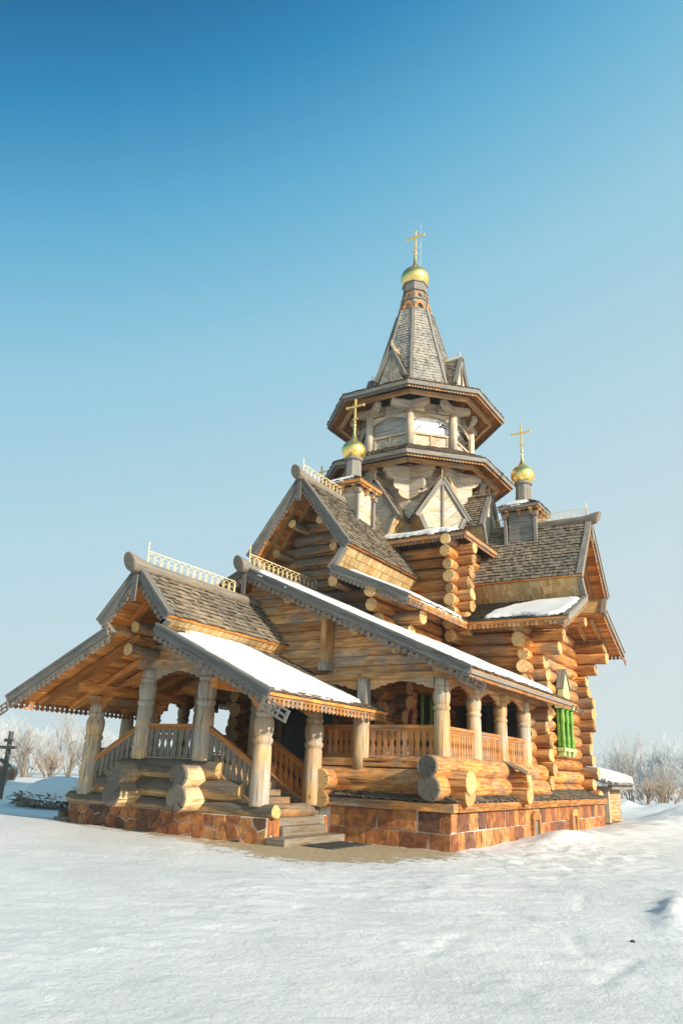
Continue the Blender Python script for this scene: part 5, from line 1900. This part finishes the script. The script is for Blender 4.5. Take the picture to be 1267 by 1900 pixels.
def far_shed():
    root = empty('grey_shed', (1.0, 10., .3)); tag(root, 'grey shed whose roof ridge shows above the snowy lean-to', 'shed')
    bpy.context.view_layer.update()
    m = MB()
    for j in range(11):
        m.box((-.6, 9.6, .3 + j * .13), (2.9, 0, 0), (0, .05, 0), (0, 0, .122))
        m.box((2.25, 9.66, .3 + j * .13), (0, 2.4, 0), (.05, 0, 0), (0, 0, .122))
    m.build('plank_wall', 'greyboard', root)
    r = MB()
    deck(r, (2.9, 9.3, 1.62), (2.9, 12.4, 1.62), (.8, 12.4, 2.34), (.8, 9.3, 2.34), .06, .2)
    deck(r, (-1.3, 9.3, 1.62), (-1.3, 12.4, 1.62), (.8, 12.4, 2.34), (.8, 9.3, 2.34), .06, .2)
    r.build('roof', 'greyboard', root)
far_shed()

# ------------------------------------------------------------------ frosted bushes
def bush_mesh(mb, H, spread, stems, seed, thin=1., depth=4):
    rg = random.Random(seed)
    def grow(p, d, L, r, lev, tone):
        n = 3
        path = [p]; q = p
        for i in range(n):
            d = (d + V((rg.uniform(-.22, .22), rg.uniform(-.22, .22), rg.uniform(-.04, .16)))).normalized()
            q = q + d * L / n; path.append(q)
        e = max(r * .45, .006 * thin)
        mb.tube(path, [lerp(r, e, i / n) for i in range(n + 1)], 3, pid=min(1, tone))
        if lev >= depth:
            return
        m = rg.randint(3, 5) if lev < depth - 1 else rg.randint(4, 6)
        for k in range(m):
            t = rg.uniform(.3, 1.0)
            i = min(n - 1, int(t * n)); pp = lerp(path[i], path[i + 1], t * n - i)
            dd = (d + V((rg.uniform(-1, 1), rg.uniform(-1, 1), rg.uniform(-.25, .7))) * .75).normalized()
            grow(pp, dd, L * rg.uniform(.45, .72), max(r * .55, .007 * thin), lev + 1, tone + rg.uniform(.15, .3))
    for s in range(stems):
        an = rg.uniform(0, 2 * PI); lean = rg.uniform(.1, 1.) * spread
        d = V((math.cos(an) * lean, math.sin(an) * lean, 1)).normalized()
        grow(V((rg.uniform(-.25, .25), rg.uniform(-.25, .25), -.1)), d, H * rg.uniform(.42, .62), .035 * thin * rg.uniform(.7, 1.3), 0, rg.uniform(0, .15))

protos = {}
def proto(kind):
    if kind in protos:
        return protos[kind]
    mb = MB()
    args = {'wide': (4.3, .95, 11, 5, 1.25, 3), 'tall': (4.8, .55, 9, 9, 1.25, 3), 'low': (2.2, 1.0, 12, 13, 1.0, 3), 'rime': (4.6, .8, 11, 21, 1.5, 3), 'rime_tall': (5.6, .55, 10, 31, 1.5, 3), 'reeds': (1.7, .25, 60, 41, .8, 1)}[kind]
    bush_mesh(mb, *args)
    mat = {'wide': 'twig', 'tall': 'twig', 'low': 'brown_twig', 'rime': 'twig_far', 'rime_tall': 'twig_far', 'reeds': 'brown_twig'}[kind]
    me = mb.build('frosted_bush', mat)
    protos[kind] = me
    me['used'] = 0
    return me

def place(kind, x, y, s, label, group, name='frosted_bush', cat='bush', sz=1.):
    p = proto(kind)
    if p['used'] == 0:
        o = p
    else:
        o = p.copy(); COL.objects.link(o)
    p['used'] = 1
    o.location = (x, y, gz(x, y) - .05); o.rotation_euler = (0, 0, rnd.uniform(0, 6.28)); o.scale = (s, s, s * sz)
    o.name = name
    tag(o, label, cat, group)
    if 'used' in o and o is not p:
        del o['used']
    return o

CX, CY = 10.79, -21.81
def polar(px, dist):
    """ground point a given distance away in the direction of a photo column (horizon level)"""
    th = math.radians(32.15); a = math.atan((px - 633.5) / (1382.5 / math.cos(math.radians(19.1))))
    an = th - a
    return CX - math.sin(an) * dist, CY + math.cos(an) * dist

G1 = 'frosted bushes at the left edge of the snow field'
G2 = 'frosted bushes at the right edge of the snow field'
place('wide', *polar(72, 58), 1.0, 'broad bare bush with brown fanned stems between the grave cross and the porch', G1)
place('reeds', *polar(28, 46), .9, 'clump of thin dry stalks right beside the grave cross', G1, 'dry_stalks', 'stalks')
place('reeds', *polar(48, 50), .7, 'shorter clump of dry stalks in front of the broad bare bush', G1, 'dry_stalks', 'stalks')
place('tall', *polar(148, 62), .95, 'upright frosted bush just left of the outermost porch post', G1)
place('low', *polar(115, 58), 1.0, 'low brown bush between the broad bush and the porch post', G1)
for px, d, s in ((5, 66, 1.0), (38, 72, 1.05), (105, 70, 1.05), (175, 68, .95), (215, 72, 1.0), (245, 66, .9)):
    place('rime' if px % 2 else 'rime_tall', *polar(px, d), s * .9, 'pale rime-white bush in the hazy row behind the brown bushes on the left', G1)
place('tall', *polar(1188, 57), .82, 'frosted bush with dark stems standing nearest the snowy shed', G2)
place('wide', *polar(1240, 56), .72, 'frosted bush at the right picture edge with brown lower twigs', G2)
place('low', *polar(1252, 52), .9, 'low brown bush in front of the frosted thicket at the right edge', G2)
place('low', *polar(1216, 54), .8, 'low brown bush between the two dark-stemmed frosted bushes', G2)
for i, (px, d, s) in enumerate(((1120, 78, .7), (1150, 74, .85), (1175, 70, 1.0), (1205, 68, 1.08), (1235, 66, 1.1), (1262, 70, 1.1), (1290, 66, 1.05), (1135, 84, .75))):
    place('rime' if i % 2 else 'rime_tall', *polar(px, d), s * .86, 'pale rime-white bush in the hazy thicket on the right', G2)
# far wood as one mass
mb = MB()
for i in range(90):
    px = rnd.uniform(-120, 330) if i % 2 else rnd.uniform(1030, 1420)
    x, y = polar(px, rnd.uniform(95, 150))
    sub = MB(); bush_mesh(sub, rnd.uniform(4, 6.5), .7, 5, 100 + i, 2.6, 2)
    b = len(mb.v); mb.v.extend([v + V((x, y, .2)) for v in sub.v])
    for f, pd in zip(sub.f, sub.pid):
        mb.face([b + q for q in f], [(0, 0)] * len(f), 0, pd, True)
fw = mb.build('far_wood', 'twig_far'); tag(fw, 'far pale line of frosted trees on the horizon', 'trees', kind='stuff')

# ------------------------------------------------------------------ frosty air
hm = bpy.data.materials.new('frosty_air'); hn, hl = nt(hm)
hn.remove(hn['Principled BSDF'])
pv = hn.new('ShaderNodeVolumePrincipled'); pv.inputs['Density'].default_value = .0009; pv.inputs['Color'].default_value = (.98, .99, 1., 1); pv.inputs['Anisotropy'].default_value = .2
hl.new(pv.outputs[0], hn['Material Output'].inputs['Volume'])
hb = MB(); hb.box((-190, -60, -2.5), (430, 0, 0), (0, 260, 0), (0, 0, 27))
hme = bpy.data.meshes.new('haze'); hme.from_pydata([tuple(p) for p in hb.v], [], hb.f); hme.materials.append(hm)
ho = bpy.data.objects.new('haze', hme); COL.objects.link(ho); ho['kind'] = 'stuff'

# ------------------------------------------------------------------ light, sky, camera
SUN_EL, SUN_AZ = math.radians(22), math.radians(10)        # azimuth measured from +X towards -Y
sd = V((math.cos(SUN_EL) * math.cos(SUN_AZ), -math.cos(SUN_EL) * math.sin(SUN_AZ), math.sin(SUN_EL)))
sl = bpy.data.lights.new('sun', 'SUN'); sl.energy = 5.0; sl.angle = math.radians(.5); sl.color = (1., .88, .70)
so = bpy.data.objects.new('sun', sl); COL.objects.link(so)
so.rotation_euler = sd.to_track_quat('Z', 'Y').to_euler()
w = bpy.data.worlds.new('World'); scene.world = w; w.use_nodes = True
nodes, links = w.node_tree.nodes, w.node_tree.links
bg = nodes['Background']
sky = nodes.new('ShaderNodeTexSky'); sky.sky_type = 'NISHITA'; sky.sun_disc = False
sky.sun_elevation = SUN_EL; sky.sun_rotation = math.atan2(sd.x, sd.y)
sky.air_density = 1.0; sky.dust_density = 1.2; sky.ozone_density = 1.2
tc = nodes.new('ShaderNodeTexCoord')
dt = nodes.new('ShaderNodeVectorMath'); dt.operation = 'DOT_PRODUCT'
ax = V((-.25, -.16, 1.0)).normalized(); dt.inputs[1].default_value = ax
links.new(tc.outputs['Generated'], dt.inputs[0])
def lin(c):
    return tuple((((v / 255 + .055) / 1.055) ** 2.4 if v > 10 else v / 255 / 12.92) / (.11 * 2 ** .55) for v in c)
stops = [(0., (214, 227, 230)), (.15, (202, 223, 230)), (.35, (182, 216, 229)), (.53, (150, 204, 226)), (.67, (96, 175, 213)), (.76, (42, 138, 189)), (.83, (2, 100, 152)), (1., (0, 84, 138))]
hz = ramp(nodes, [(p, lin(c)) for p, c in stops])
links.new(dt.outputs['Value'], hz.inputs[0])
bl = mixc(nodes, links, .95, sky.outputs[0], hz.outputs[0])
# the sky is brighter round the sun (behind the camera)
ds = nodes.new('ShaderNodeVectorMath'); ds.operation = 'DOT_PRODUCT'; ds.inputs[1].default_value = sd
links.new(tc.outputs['Generated'], ds.inputs[0])
ra_ = ramp(nodes, [(.30, (1, 1, 1)), (.6, (1.5, 1.45, 1.35)), (1., (2.9, 2.6, 2.2))])
links.new(ds.outputs['Value'], ra_.inputs[0])
bl = mixc(nodes, links, 1.0, bl, ra_.outputs[0], 'MULTIPLY')
links.new(bl, bg.inputs[0]); bg.inputs[1].default_value = .11

cam = bpy.data.cameras.new('camera'); co = bpy.data.objects.new('camera', cam); COL.objects.link(co)
scene.camera = co
cam.sensor_fit = 'VERTICAL'; cam.sensor_height = 36; cam.sensor_width = 24
cam.lens = 1382.46 * 36 / 1900; cam.clip_end = 4000; cam.clip_start = .05
yaw, pitch, roll = math.radians(32.157), math.radians(19.114), math.radians(2.324)
d = V((-math.sin(yaw) * math.cos(pitch), math.cos(yaw) * math.cos(pitch), math.sin(pitch)))
r = V((math.cos(yaw), math.sin(yaw), 0)); u = r.cross(d)
r2 = r * math.cos(roll) + u * math.sin(roll); u2 = -r * math.sin(roll) + u * math.cos(roll)
Mx = Matrix((r2, u2, -d)).transposed().to_4x4(); Mx.translation = V((10.79, -21.806, 1.6))
co.matrix_world = Mx

scene.view_settings.view_transform = 'Standard'; scene.view_settings.look = 'None'
scene.view_settings.exposure = .55; scene.view_settings.gamma = 1
